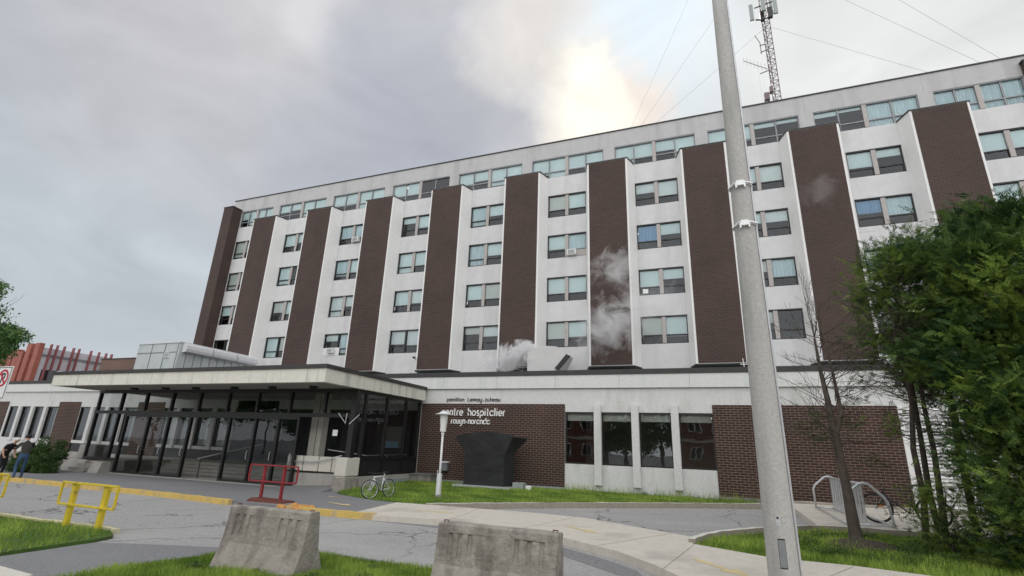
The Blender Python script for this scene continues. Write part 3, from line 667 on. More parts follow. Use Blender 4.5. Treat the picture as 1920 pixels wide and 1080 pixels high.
# landings, steps, base walls
m = MB(); m.box(-28.9, -17.8, 18.02, 20.3, -.5, -.195); m.build('door_sill', 'concrete', can)
m = MB(); m.box(-31.5, -17.2, 18.02, 18.0501, -.5, -.23) if False else None
m = MB()
for i in range(4): m.box(-28.9, -17.8, 20.3+.32*i, 24.0, -.22+.15*i+(.0 if i == 0 else .001), -.22+.15*(i+1))
m.box(-42.9, -28.9, 18.75, 24.0, -.5, .38); m.box(-17.8, XG, 20.0, 24.1, -.5, .383)
m.build('landing', 'concrete', can)
m = MB()
for i in range(4): m.box(-31.4, -30.15, 17.3+.34*i, 18.75, -.5+.0, -.36+.17*(i+1)-.02*0)
m.build('side_steps', 'concrete', can)
# glazing
posts = [-31.5, -29.6, -27.68, -25.7, -23.75, -21.8, -19.9, -17.92, -15.95, -14.3]
m = MB()
for i, x in enumerate(posts):
    zb = .38 if i < 2 else 2.9
    m.box(x-.058, x+.058, YG-.08, YG+.08, zb, 3.96)
m.box(-31.57, XG+.07, YG-.09, YG+.09, 2.72, 2.88); m.box(-31.57, XG+.07, YG-.09, YG+.09, 3.80, 3.955)
m.box(-31.5, -28.95, YG-.07, YG+.07, .382, .5)
m.build('frame', 'frame_dark', can)
m = MB()
for x in (-28.9, -27.15, -25.65, -24.1, -21.45, -19.8, -18.42, -17.25): m.box(x-.06, x+.06, YG-.075, YG+.075, -.22, 2.72)
m.box(-28.9, -24.1, YG-.06, YG+.06, -.22, -.10); m.box(-21.45, -17.25, YG-.06, YG+.06, -.22, -.10); m.box(-28.98, -17.2, YG-.085, YG+.085, 2.6, 2.718)
m.box(-28.84, -25.7, YG-.03, YG+.03, .95, 1.0)
m.build('door_frame', 'frame_dark', can)
def pane(x0, x1, z0, z1): return [(x0, YG, z0), (x1, YG, z0), (x1, YG, z1), (x0, YG, z1)]
for a, b in zip(posts, posts[1:]):
    MB().add(pane(a+.07, b-.07, 2.88, 3.80), [(0, 1, 2, 3)]).build('transom_pane', 'glass_door', can)
MB().add(pane(-31.43, -29.67, .5, 2.72), [(0, 1, 2, 3)]).build('glass_panel', 'glass_door', can)
for a, b in ((-28.84, -27.21), (-27.09, -25.71), (-25.59, -24.16), (-21.39, -19.86), (-19.74, -18.48), (-18.36, -17.31)):
    d_ = MB().add(pane(a, b, -.10, 2.6), [(0, 1, 2, 3)]).build('glass_door', 'glass_door', can)
    h_ = MB().tube([(b-.12, YG-.02, .8), (b-.12, YG-.1, .82), (b-.12, YG-.1, 1.15), (b-.12, YG-.02, 1.17)], .015).build('handle', 'galv', d_)
# side glass wall
YS = [18.3, 18.95, 20.6, 22.22, 23.5]
m = MB()
for y in YS[1:]: m.box(XG-.07, XG+.07, y-.06, y+.06, .38, 3.96)
m.box(XG-.16, XG+.1, YG-.12, YG+.14, 1.1, 3.955)
m.box(XG-.08, XG+.08, 18.9, 23.55, 1.02, 1.12); m.box(XG-.08, XG+.08, 18.4, 23.55, 3.80, 3.955); m.box(XG-.08, XG+.08, 18.9, 23.55, .34, .42)
m.build('side_frame', 'frame_dark', can)
for a, b in zip(YS, YS[1:]):
    MB().add([(XG, a+.07, 1.12), (XG, b-.06, 1.12), (XG, b-.06, 3.8), (XG, a+.07, 3.8)], [(0, 1, 2, 3)]).build('glass_panel', 'glass_door', can)
    if a > 18.5: MB().box(XG-.02, XG+.02, a+.06, b-.06, .42, 1.02).build('kick_panel', 'panel_black', can)
m = MB(); m.box(-14.55, -14.2, 18.7, 23.55, -.6, .34); m.build('base_wall', 'concrete', can)
m = MB(); m.box(-14.2, -14.12, 20.4, 23.5, -.12, .16); m.build('flashing_strip', 'utility_grey', can)
# ramp parapet and its end block
rampt = thing('entrance_ramp', 'concrete wheelchair ramp with cream panelled parapet beside the porch', 'ramp', (-16, 18.6, -.3))
m = MB(); m.prism([(-17.78, 18.45, -.6), (-14.9, 18.45, -.6), (-14.9, 18.75, -.6), (-17.78, 18.75, -.6)], [(-17.78, 18.45, .36), (-14.9, 18.45, .41), (-14.9, 18.75, .41), (-17.78, 18.75, .36)]); m.build('ramp_wall', 'concrete', rampt)
m = MB()
for a, b in ((-17.74, -16.86), (-16.81, -16.02), (-15.97, -15.32), (-15.27, -14.75)): m.box(a, b, 18.43, 18.7, .47, 1.08)
m.build('parapet', 'concrete_pale', rampt, .02)
m = MB(); m.box(-17.7, -14.8, 18.50, 18.68, .40, 1.0); m.build('parapet_core', 'frame_dark', rampt)
m = MB(); m.prism([(-17.78, 17.3, -.34), (-14.75, 17.0, -.34), (-14.75, 18.45, -.34), (-17.78, 18.45, -.34)], [(-17.78, 17.9, -.21), (-14.75, 17.4, -.20), (-14.75, 18.45, -.02), (-17.78, 18.45, -.19)]); m.build('ramp_slab', 'asphalt_dark', rampt)
m = MB(); m.tube([(-17.2, 18.3, .84), (-16.1, 18.3, .86), (-14.7, 18.3, 1.16)], .025); m.tube([(-16.8, 18.42, .78), (-16.8, 18.3, .82)], .02); m.build('handrail', 'galv', rampt, smooth=True)
m = MB(); m.box(-14.78, -14.2, 18.02, 18.9, .36, 1.1); m.box(-14.73, -14.25, 18.07, 18.85, .28, .36); m.build('end_block', 'concrete_pale', rampt, .04)
m = MB(); m.prism([(-14.92, 17.98, -.7), (-14.12, 17.98, -.7), (-14.12, 18.95, -.7), (-14.92, 18.95, -.7)], [(-14.8, 18.05, .28), (-14.2, 18.05, .28), (-14.2, 18.95, .28), (-14.8, 18.95, .28)]); m.build('end_block_base', 'concrete_old', rampt, .03)
# handrail inside the open doorway
hr = thing('handrail', 'dark metal stair handrail in the open glass doorway', 'handrail', (-23, 18.6, -.2))
MB().bar((-23.4, 18.5, .69), (-21.95, 20.9, 1.45), .06, .05).build('rail', 'frame_grey', hr)
for x, y, z in ((-23.2, 18.55, .7), (-22.75, 19.4, .9)): MB().tube([(x, y, -.22), (x, y, z)], .022).build('post', 'frame_dark', hr)
hr = thing('handrail', 'dark pipe handrail behind the porch side glass', 'handrail', (-15, 21, .4))
MB().tube([(-16.4, 19.4, 1.36), (-14.7, 20.0, 1.16), (-14.65, 23.2, 1.22)], .025).build('rail', 'galv', hr)
MB().tube([(-14.65, 21.5, .38), (-14.65, 21.5, 1.19)], .02).build('post', 'galv', hr)
# concrete blocks flanking the side steps
b1 = thing('concrete_pier', 'stacked concrete pier at the far side of the porch steps', 'pier', (-31.6, 18.4, -.4))
m = MB(); m.prism([(-32.35, 18.35, .36), (-31.0, 18.35, .36), (-31.0, 19.2, .36), (-32.35, 19.2, .36)], [(-32.25, 18.35, 1.08), (-30.95, 18.35, 1.08), (-30.95, 19.2, 1.08), (-32.25, 19.2, 1.08)]); m.build('upper_block', 'concrete', b1, .03)
m = MB(); m.prism([(-32.6, 17.6, -.6), (-31.2, 17.6, -.6), (-31.2, 19.3, -.6), (-32.6, 19.3, -.6)], [(-32.6, 18.2, .33), (-31.05, 18.2, .33), (-31.05, 19.3, .33), (-32.6, 19.3, .33)]); m.build('base_block', 'concrete', b1, .03)
m = MB(); m.prism([(-29.85, 17.45, -.6), (-29.05, 17.5, -.6), (-29.05, 18.2, -.6), (-29.85, 18.2, -.6)], [(-29.75, 17.75, .32), (-29.05, 17.75, .30), (-29.05, 18.19, .30), (-29.75, 18.19, .32)])
tag(m.build('concrete_block', 'concrete', None, .03), 'squat pale concrete block between the side steps and the glass doors', 'block')
# Y bracket on the corner post
yb = thing('corner_bracket', 'thin pale Y shaped bracket on the porch corner post', 'bracket', (-14.3, 18.1, 2.6))
MB().tube([(-15.05, 18.15, 2.9), (-14.62, 18.15, 2.48), (-14.6, 18.15, 2.9)], .018).tube([(-14.42, 18.15, 2.45), (-13.95, 18.15, 2.85)], .018).build('arms', 'metal_white', yb)
MB().box(-15.2, -14.95, 18.12, 18.14, 1.95, 2.2).build('notice', 'signwhite', yb)

# ------------------------------------------------------------------ raised letters
def glyphs():
    A = lambda cx, cy, r_, a0, a1, n=14, ry=None: [(cx+r_*math.cos(R(a0+(a1-a0)*i/n)), cy+(ry or r_)*math.sin(R(a0+(a1-a0)*i/n))) for i in range(n+1)]
    G = {}
    G['c'] = (.86, [A(.45, .5, .45, 50, 310)])
    G['e'] = (.95, [A(.45, .5, .45, -50, -0, 6)[::-1][-1:]+A(.45, .5, .45, 310, 0, 24)+[(.04, .5)] if False else A(.45, .5, .45, 315, 0, 22)+[(.02, .5)]])
    G['n'] = (.9, [[(.05, 0), (.05, .55)]+A(.425, .6, .375, 180, 0)+[(.8, 0)]])
    G['h'] = (.9, [[(.05, 0), (.05, 1.5)], [(.05, .55)]+A(.425, .6, .375, 180, 0)+[(.8, 0)]])
    G['t'] = (.62, [[(.2, 1.4), (.2, .25)]+A(.42, .25, .22, 180, 270, 6), [(.0, .95), (.5, .95)]])
    G['r'] = (.55, [[(.05, 0), (.05, .6)]+A(.4, .6, .35, 180, 80, 8)])
    G['o'] = (1.02, [A(.47, .5, .45, 0, 360, 24)])
    G['s'] = (.7, [A(.3, .74, .24, 30, 250, 10)+A(.3, .26, .24, 70, -150, 10)])
    G['p'] = (1.02, [A(.47, .5, .45, 0, 360, 24), [(.03, .5), (.03, -.45)]])
    G['d'] = (1.02, [A(.45, .5, .45, 0, 360, 24), [(.9, 0), (.9, 1.5)]])
    G['a'] = (1.02, [A(.45, .5, .45, 0, 360, 24), [(.9, 0), (.9, 1.0)]])
    G['i'] = (.3, [[(.08, 0), (.08, .98)], [(.08, 1.25), (.08, 1.4)]])
    G['l'] = (.3, [[(.08, 0), (.08, 1.5)]])
    G['u'] = (.92, [[(.05, 1), (.05, .4)]+A(.425, .4, .375, 180, 360)+[(.8, 1)]])
    G['y'] = (.92, [[(.05, 1), (.05, .4)]+A(.425, .4, .375, 180, 360), [(.8, 1), (.8, -.1)]+A(.425, -.1, .375, 0, -130, 10)])
    G['v'] = (.8, [[(.0, 1), (.36, 0), (.72, 1)]])
    G['m'] = (1.3, [[(.05, 0), (.05, .7)]+A(.335, .7, .285, 180, 0)+[(.62, 0)], [(.62, .7)]+A(.905, .7, .285, 180, 0)+[(1.19, 0)]])
    G['L'] = (.8, [[(.08, 1.4), (.08, .2)]+A(.3, .22, .22, 180, 270, 5)+[(.65, 0)]])
    G['J'] = (.75, [[(.5, 1.4), (.5, .25)]+A(.25, .25, .25, 0, -150, 7)])
    G['-'] = (.6, [[(.1, .45), (.45, .45)]])
    G[' '] = (.75, [])
    return G
GL = glyphs()
def write(s, x, y, z, size, wd, mt, depth, parent, xw=None, space=None):
    adv = sum((space if (c == ' ' and space) else GL[c][0])+.24 for c in s); k = (xw/adv/size) if xw else 1
    cx = x
    for c in s:
        wdt, strokes = GL[c]
        if c == ' ' and space: wdt = space
        if strokes:
            mb = MB()
            for st in strokes:
                pts = [(cx+px*size*k, z+pz*size) for px, pz in st]; n = len(pts)
                closed = (Vector(pts[0])-Vector(pts[-1])).length < 1e-4 and n > 3
                Lf, Rt = [], []
                for i in range(n):
                    a = Vector(pts[i-1] if i else (pts[-2] if closed else pts[0])); b = Vector(pts[i+1] if i < n-1 else (pts[1] if closed else pts[-1])); t = (b-a).normalized()
                    nx, nz = -t.y*wd/2, t.x*wd/2; Lf.append((pts[i][0]+nx, pts[i][1]+nz)); Rt.append((pts[i][0]-nx, pts[i][1]-nz))
                vs = [(a, y, b) for a, b in Lf]+[(a, y, b) for a, b in Rt]+[(a, y+depth, b) for a, b in Lf]+[(a, y+depth, b) for a, b in Rt]
                fs = []
                for i in range(n-1):
                    fs += [(i, i+1, n+i+1, n+i), (2*n+i, 3*n+i, 3*n+i+1, 2*n+i+1), (i, 2*n+i, 2*n+i+1, i+1), (n+i, n+i+1, 3*n+i+1, 3*n+i)]
                fs += [(0, n, 3*n, 2*n), (n-1, 3*n-1, 4*n-1, 2*n-1)] if False else [(0, n, 3*n, 2*n), (n-1, 3*n-1, 4*n-1, 2*n-1)]
                mb.add(vs, fs)
            mb.build('letter', mt, parent)
        cx += (wdt+.24)*size*k
t = thing('wall_lettering', 'large white raised letters reading centre hospitalier on dark brick', 'lettering', (-11.2, YW, 3.2))
write('centre hospitalier', -12.97, YW-.075, 3.20, .25, .05, 'letter_white', .03, t, 3.56, .95)
t = thing('wall_lettering', 'white raised letters reading rouyn-noranda on dark brick', 'lettering', (-11.2, YW, 2.82))
write('rouyn-noranda', -12.4, YW-.075, 2.80, .20, .042, 'letter_white', .03, t, 2.17)
t = thing('wall_lettering', 'small black letters reading pavillon Lemay-Juteau on white wall', 'lettering', (-11.2, YW, 3.9))
write('pavillon Lemay-Juteau', -12.75, YW-.03, 3.91, .13, .03, 'ink_black', .028, t, 3.02, 1.0)

# ------------------------------------------------------------------ roof structures on the low wing
ph = thing('metal_penthouse', 'grey green metal roof house with white hooded eave on the low roof', 'roof structure', (-32, 23, 5.1))
PX, PY, PW = -30.0, 20.98, 3.75
m = MB(); m.box(PX-PW, PX, PY, 26.6, 4.63, 7.14); m.build('wall', 'penthouse', ph)
m = MB(); m.box(PX-PW-.06, PX+.04, PY-.05, 26.7, 7.141, 7.22); m.build('roof', 'penthouse_roof', ph)
m = MB()
for x in (PX-.12, PX-1.25, PX-2.45): m.box(x-.015, x+.015, PY-.03, PY-.001, 4.65, 7.13)
m.box(PX-PW, PX-.1, PY-.02, PY-.002, 6.55, 6.6)
y = PY+.5
while y < 26.5: m.box(PX+.001, PX+.03, y-.015, y+.015, 4.65, 6.6); y += .55
m.build('seam', 'metal_grey', ph)
m = MB(); m.box(PX-1.2, PX-.75, PY-.04, PY-.003, 6.2, 6.6)
m.build('vent_grille', 'penthouse_roof', ph)
m = MB()
for i in range(4): m.box(PX-1.15, PX-.8, PY-.05, PY-.041, 6.24+i*.09, 6.28+i*.09)
m.build('vent_slats', 'metal_grey', ph)
for y0, y1 in ((21.15, 22.95), (23.1, 24.8), (24.95, 26.5)):
    pr = [(0, 7.12), (.18, 7.12), (.34, 7.0), (.38, 6.78), (.34, 6.62), (0, 6.56)]
    MB().prism([(PX+.03+a, y0, b) for a, b in pr], [(PX+.03+a, y1, b) for a, b in pr]).build('eave_hood', 'penthouse_roof', ph)
m = MB(); m.box(-46, -41.9, 26, 28.5, 5, 7.37); o = tag(m.build('brick_roof_house', 'brick_back'), 'plain brown brick roof house next to the grey metal one', 'roof structure')
MB().box(-46.05, -41.85, 25.95, 28.55, 7.371, 7.43).build('cap', 'flash', o)
# vent hood among the steam
vh = thing('vent_hood', 'pale sheet metal vent hood with black slot on the low roof', 'vent hood', (-7.6, 24.6, 5.4))
MB().prism([(-8.65, 24.3, 5.2), (-7.1, 24.3, 5.2), (-6.55, 24.3, 6.28), (-7.1, 24.3, 6.72), (-8.0, 24.3, 6.8), (-8.65, 24.3, 6.45)], [(-8.65, 25.5, 5.2), (-7.1, 25.5, 5.2), (-6.55, 25.5, 6.28), (-7.1, 25.5, 6.72), (-8.0, 25.5, 6.8), (-8.65, 25.5, 6.45)]).build('housing', 'sheet_metal', vh)
MB().prism([(-7.16, 24.2, 5.6), (-6.98, 24.2, 5.5), (-6.36, 24.2, 6.2), (-6.56, 24.2, 6.3)], [(-7.16, 24.299, 5.6), (-6.98, 24.299, 5.5), (-6.36, 24.299, 6.2), (-6.56, 24.299, 6.3)]).build('slot', 'soffit_dark', vh)
ra = thing('roof_antenna', 'tiny white H shaped antenna standing on the low roof edge', 'antenna', (1.5, 23.7, 5.3))
MB().tube([(1.45, 23.6, 5.3), (1.42, 23.6, 5.75)], .02).tube([(1.65, 23.6, 5.3), (1.63, 23.6, 5.75)], .02).tube([(1.3, 23.6, 5.5), (1.75, 23.6, 5.5)], .02).build('elements', 'metal_white', ra)

# ------------------------------------------------------------------ fin building far left
fb = thing('finned_building', 'white clad building with dark red vertical fins behind the low wing', 'building', (-66, 30, 0))
m = MB(); m.box(-92, -60, 28.6, 36, 0, 9.38); m.build('wall', 'clad_white', fb)
m = MB(); m.box(-59.998, -59.9, 28.7, 36, 8.55, 8.75); m.build('rail', 'metal_grey', fb)
m = MB(); m.box(-59.998, -59.96, 29.0, 31.2, 6.2, 7.3); m.build('window', 'interior', fb)
for y in (29.09, 29.6, 30.2, 31.0, 31.5, 32.6, 33.36, 34.05, 34.6): MB().box(-59.89, -59.6, y-.05, y+.05, 6.2, 9.76).build('fin', 'fin_red', fb)
for i, x in enumerate((-60.2, -61.5, -62.6, -63.3, -64.2, -65.3, -66.2, -67.3, -68.4, -69.6, -70.8, -72)):
    MB().box(x-.36, x+.36, 28.2, 28.599, 5.0, 9.75 if i < 2 else 9.2-.1*(i % 3)).build('fin', 'fin_rust', fb)
t = thing('roof_unit', 'small white roof fan unit beside the red finned wall', 'roof unit', (-50, 24.6, 5.15))
MB().box(-50.6, -49.6, 25, 26, 5.15, 6.4).build('casing', 'frame_dark', t); MB().box(-49.55, -49.0, 25, 26, 5.5, 6.35).build('cover', 'plastic_white', t)

# ------------------------------------------------------------------ mast and guys on the tower roof
def truss(mb, x, y, z0, z1, wd, rad=.03, stp=.5):
    cs = [(x-wd/2, y-wd*.29), (x+wd/2, y-wd*.29), (x, y+wd*.58)]
    for c in cs: mb.tube([(c[0], c[1], z0), (c[0], c[1], z1)], rad, 5)
    z = z0; i = 0
    while z < z1-stp:
        for a in range(3):
            p, q = cs[a], cs[(a+1) % 3]; mb.tube([(p[0], p[1], z), (q[0], q[1], z)], rad*.6, 4); mb.tube([(p[0], p[1], z), (q[0], q[1], z+stp)] if i % 2 else [(q[0], q[1], z), (p[0], p[1], z+stp)], rad*.55, 4)
        z += stp; i += 1
mx, my = 5.42, 31.0
ms = thing('antenna_mast', 'guyed lattice antenna mast on the hospital roof with panel antennas', 'antenna mast', (mx, my, 20.3))
mb = MB(); truss(mb, mx, my, 20.3, 36, .46, .026, .42); mb.build('lattice', 'steel_mast', ms)
mb = MB().tube([(mx-.2, my, 25.9), (mx-.75, my, 25.75)], .03).tube([(mx-.2, my, 26.35), (mx-.2, my, 25.5)], .03).tube([(mx-.3, my-.2, 25.85), (mx-1.65, my-.3, 26.8)], .02)
for i in range(7):
    t_ = i/6; x = mx-.45-1.2*t_; z = 25.95+.85*t_; mb.tube([(x, my-.3, z-.28), (x, my-.3, z+.28)], .01, 4)
mb.build('yagi_antenna', 'steel_mast', ms)
MB().tube([(mx-.2, my, 28.0), (mx-.55, my, 28.0)], .03).tube([(mx-.2, my, 27.5), (mx-.55, my, 27.45)], .03).tube([(mx-.5, my, 27.3), (mx-.5, my, 28.2), (mx-.75, my, 28.9)], .025).build('side_arm', 'steel_mast', ms)
MB().tube([(mx-.45, my, 23.1), (mx-.42, my, 24.2)], .05).box(mx-.7, mx-.4, my-.2, my+.1, 23.6, 24.1).box(mx-.35, mx-.15, my-.2, my+.1, 24.1, 24.5).build('equipment_box', 'steel_mast', ms)
MB().tube([(mx-.6, my-.3, 29.9), (mx-.3, my-.5, 29.6), (mx+.3, my-.5, 29.7), (mx+.55, my-.1, 30.4)], .05).tube([(mx-.6, my-.3, 30.9), (mx+.6, my-.3, 31.1)], .04).box(mx-.35, mx-.1, my-.55, my-.3, 29.6, 30.3).box(mx+.1, mx+.4, my-.55, my-.3, 29.7, 30.5).build('antenna_mount', 'frame_dark', ms)
for x, y, z in ((mx-.85, my-.5, 30.4), (mx-.15, my-.8, 30.7), (mx+.6, my-.5, 30.5), (mx+.55, my+.4, 31.6)):
    MB().box(x-.13, x+.13, y-.06, y+.06, z-.65, z+.65).build('panel_antenna', 'utility_grey', ms)
for x, zt in ((mx-.62, 26.6), (mx-.85, 26.4)): MB().tube([(x, my-.1, zt), (x+.08, my-.1, 20.3)], .006, 4).build('cable', 'wire', ms)
for i, (a, b, lab) in enumerate((((mx, my, 29.5), (15.4, 29.5, 20.35), 'nearly level guy wire from the mast to the far roof corner'), ((mx, my, 35.5), (15.6, 28.5, 20.4), 'upper guy wire from the mast to the far roof corner'), ((mx, my, 40), (16.2, 28.5, 20.4), 'highest guy wire reaching the far roof corner'),
      ((mx, my, 29.4), (-3.3, 28.2, 20.4), 'lowest guy wire crossing behind the concrete pole'), ((mx, my, 35.6), (-3.6, 28.2, 20.4), 'middle guy wire crossing the bright cloud'), ((mx, my, 44), (-3.9, 28.2, 20.4), 'steepest guy wire crossing the bright cloud'))):
    tag(MB().tube([a, b], .009, 4).build('guy_wire', 'wire'), lab, 'wire', 'guy wires of the roof mast')
# ------------------------------------------------------------------ concrete utility pole
pl = thing('utility_pole', 'tall tapering concrete utility pole in the foreground grass', 'pole', (.72, 8.14, 0))
def prad(z): return .198-.0076*z
PXp, PYp = .72, 8.14
MB().lathe([(prad(z), z) for z in (-.3, 0, .5, 1, 2, 3.5, 5, 7, 9, 11.5)], (PXp, PYp, 0), 40).build('shaft', 'pole_conc', pl, smooth=True)
MB().tube([(PXp+prad(z)*.93+.01, PYp-prad(z)*.45, z) for z in (.0, 3, 6, 9, 11.4)], .014, 6).build('ground_wire', 'galv', pl)
for zc in (5.92, 5.22):
    m = MB(); rr = prad(zc)+.012
    m.tube([(PXp+rr*math.cos(a), PYp+rr*math.sin(a), zc) for a in [2*math.pi*i/24 for i in range(25)]], .016, 6)
    m.build('strap', 'cable_arm', pl)
    m = MB(); m.box(PXp-.07, PXp+.04, PYp-rr-.05, PYp-rr+.02, zc-.045, zc+.04); m.box(PXp-.09, PXp-.065, PYp-rr-.045, PYp-rr, zc-.08, zc+.01); m.box(PXp+.035, PXp+.06, PYp-rr-.045, PYp-rr, zc-.08, zc+.01)
    m.bar((PXp-.08, PYp-rr-.04, zc+.02), (PXp-.19, PYp-rr+.04, zc-.045), .025, .02); m.bar((PXp+.03, PYp-rr-.03, zc+.02), (PXp+.17, PYp-rr+.04, zc+.0), .025, .02)
    m.build('clamp', 'cable_arm', pl)
def on_pole(name, ang, z0, z1, halfdeg, mt, e):
    m = MB(); n = 6; A = [R(ang-halfdeg+2*halfdeg*i/n) for i in range(n+1)]
    vs = []
    for z, ee in ((z0, 0), (z1, 0), (z0, e), (z1, e)): vs += [(PXp+(prad(z)+ee-.002)*math.cos(a), PYp+(prad(z)+ee-.002)*math.sin(a), z) for a in A]
    k = n+1; fs = [(2*k+i, 2*k+i+1, 3*k+i+1, 3*k+i) for i in range(n)]+[(i, i+1, 2*k+i+1, 2*k+i) for i in range(n)]+[(k+i, 3*k+i, 3*k+i+1, k+i+1) for i in range(n)]+[(0, 2*k, 3*k, k), (n, k+n, 3*k+n, 2*k+n)]
    return m.add(vs, fs).build(name, mt, pl)
on_pole('hatch_frame', -93, .40, .75, 13, 'frame_dark', .003); on_pole('hatch', -93, .415, .735, 11.5, 'metal_grey', .007)
on_pole('small_plate', -97, .90, 1.02, 9, 'galv', .006); on_pole('plate_mark', -97, .985, 1.008, 4, 'frame_dark', .009)

# ------------------------------------------------------------------ concrete road barriers
def jersey(x0, x1, yc, zb, zt, lab):
    t = thing('concrete_barrier', lab, 'barrier', ((x0+x1)/2, yc, zb), 'concrete road barriers')
    H = zt-zb; m = MB()
    prof = [(.32, 0), (.32, .08), (.165, .47*H), (.10, H-.02), (.085, H)]   # half width, height
    for sgn in (-1, 1):
        for i in range(len(prof)-1):
            (w0, h0), (w1_, h1) = prof[i], prof[i+1]
            P = lambda s_, h_, w_, dep=0: (x0+(x1-x0)*s_, yc+sgn*(w_-dep), zb+h_)
            if i == 2:
                slots = [(.10+.085*k, .14+.085*k) for k in range(3)]+[(.66+.1*k, .70+.1*k) for k in range(3)]
                wz = lambda h_: w0+(w1_-w0)*(h_-h0)/(h1-h0); ha, hb = h0+.10, h1-.09; cur = 0
                q = lambda sa, sb, h_a, h_b, dep=0: m.add([P(sa, h_a, wz(h_a), dep), P(sb, h_a, wz(h_a), dep), P(sb, h_b, wz(h_b), dep), P(sa, h_b, wz(h_b), dep)], [(0, 1, 2, 3)])
                q(0, 1, h0, ha); q(0, 1, hb, h1)
                for a, b in slots:
                    q(cur, a, ha, hb); cur = b; q(a, b, ha, hb, .022)
                    for s_ in (a, b): m.add([P(s_, ha, wz(ha)), P(s_, ha, wz(ha), .022), P(s_, hb, wz(hb), .022), P(s_, hb, wz(hb))], [(0, 1, 2, 3)])
                    for h_ in (ha, hb): m.add([P(a, h_, wz(h_)), P(b, h_, wz(h_)), P(b, h_, wz(h_), .022), P(a, h_, wz(h_), .022)], [(0, 1, 2, 3)])
                q(cur, 1, ha, hb)
            else: m.add([P(0, h0, w0), P(1, h0, w0), P(1, h1, w1_), P(0, h1, w1_)], [(0, 1, 2, 3)])
    m.add([(x0, yc-.085, zt), (x1, yc-.085, zt), (x1, yc+.085, zt), (x0, yc+.085, zt)], [(0, 1, 2, 3)])
    for x in (x0, x1):
        lp = [(x, yc-w_, zb+h_) for w_, h_ in prof]+[(x, yc+w_, zb+h_) for w_, h_ in prof[::-1]]; m.add(lp, [tuple(range(len(lp)))])
    m.add([(0, 0, -9), (0, 0, -9), (0, 0, -9)], [])
    m.v = m.v[:-3]
    o = m.build('body', 'concrete_old', t)
    bm = bmesh.new(); bm.from_mesh(o.data); bmesh.ops.remove_doubles(bm, verts=bm.verts, dist=1e-4); bmesh.ops.recalc_face_normals(bm, faces=bm.faces)
    bmesh.ops.subdivide_edges(bm, edges=[e for e in bm.edges if e.calc_length() > .25], cuts=3, use_grid_fill=True)
    q = random.Random(len(lab))
    for v in bm.verts:   # chipped corners and an uneven cast
        end = min(abs(v.co.x+(x1-x0)/2), abs(v.co.x-(x1-x0)/2)) < .01; top = v.co.z > H-.03
        k = .012 if (end and top) else .004
        v.co += Vector((q.uniform(-k, k), q.uniform(-k, k), q.uniform(-k, k)))
    bm.to_mesh(o.data); bm.free()
    md = o.modifiers.new('bevel', 'BEVEL'); md.width = .012; md.segments = 2; md.limit_method = 'ANGLE'; md.angle_limit = R(40)
    for x in (x0+.06, x1-.06): MB().tube([(x-.03, yc, zt-.01), (x-.03, yc, zt+.02), (x+.03, yc, zt+.02), (x+.03, yc, zt-.01)], .008, 6).build('lifting_loop', 'rust', t)
    return t
jersey(-7.12, -5.56, 6.5, -.20, .735, 'weathered concrete barrier beside the red pipe frame, rough sloped foot')
jersey(-3.5, -1.86, 6.6, -.14, .77, 'dark stained concrete barrier cut by the bottom of the picture')

# ------------------------------------------------------------------ yellow and red pipe frames
def pipe_frame(x0, x1, y, z0, z1, posts_, zb, mt, lab, nm, grp=None, pw=.12):
    t = thing(nm, lab, 'barrier', ((x0+x1)/2, y, zb), grp); a = .045
    m = MB()
    for z in (z0, z1): m.bar((x0, y, z), (x1, y, z), a, a)
    for x in (x0, x1): m.bar((x, y, z0+a/2), (x, y, z1-a/2), a, a)
    m.build('rail_frame', mt, t, .006)
    for x in posts_:
        m = MB(); m.box(x-pw/2, x+pw/2-.02, y+.025, y+.04, zb, z1-.02); m.box(x+pw/2-.02, x+pw/2, y+.025, y+.11, zb, z1-.02); m.box(x-pw/2-.005, x+pw/2+.005, y+.023, y+.115, z1-.12, z1-.015); m.build('post', mt, t)
    return t
pipe_frame(-13.92, -12.0, 7.8, .19, .64, (-13.55, -12.45), -.36, 'metal_yellow', 'whole yellow steel pipe barrier at the end of the grass verge', 'pipe_barrier', 'yellow pipe barriers')
pipe_frame(-18.0, -16.08, 7.8, .18, .68, (-17.6, -16.6), -.36, 'metal_yellow', 'yellow steel pipe barrier cut by the edge, of which only one end shows', 'pipe_barrier', 'yellow pipe barriers')
pipe_frame(-14.6, -12.57, 13.6, .40, .90, (-14.02, -13.18), -.12, 'metal_red', 'red pipe frame standing on a rusty kerb block before the entrance', 'pipe_barrier', None, .07)
t = thing('rusty_kerb_block', 'broken rusty steel kerb block with orange stones beneath the red frame', 'kerb block', (-13.6, 13.4, -.35))
m = MB(); m.prism([(-14.45, 13.2, -.4), (-12.6, 13.0, -.4), (-12.55, 13.9, -.4), (-14.4, 14.0, -.4)], [(-14.2, 13.4, -.10), (-12.7, 13.2, -.13), (-12.65, 13.75, -.12), (-14.15, 13.85, -.10)]); m.build('block', 'rust', t, .04)
q = random.Random(4)
for i in range(9):
    c = (-12.25+.17*i*.8+q.uniform(-.05, .05), 12.95+q.uniform(-.25, .25)-.03*i, -.22+q.uniform(0, .06)); s_ = q.uniform(.09, .19)
    me = bpy.data.meshes.new('stone'); bm = bmesh.new(); bmesh.ops.create_icosphere(bm, subdivisions=2, radius=s_)
    for v in bm.verts: v.co += v.co.normalized()*q.uniform(-.03, .03); v.co.z *= .75
    bm.to_mesh(me); bm.free(); me.materials.append(M['rock_orange']); o = bpy.data.objects.new('stone', me); COL.objects.link(o); o.parent = t; o.location = Vector(c)-t.location

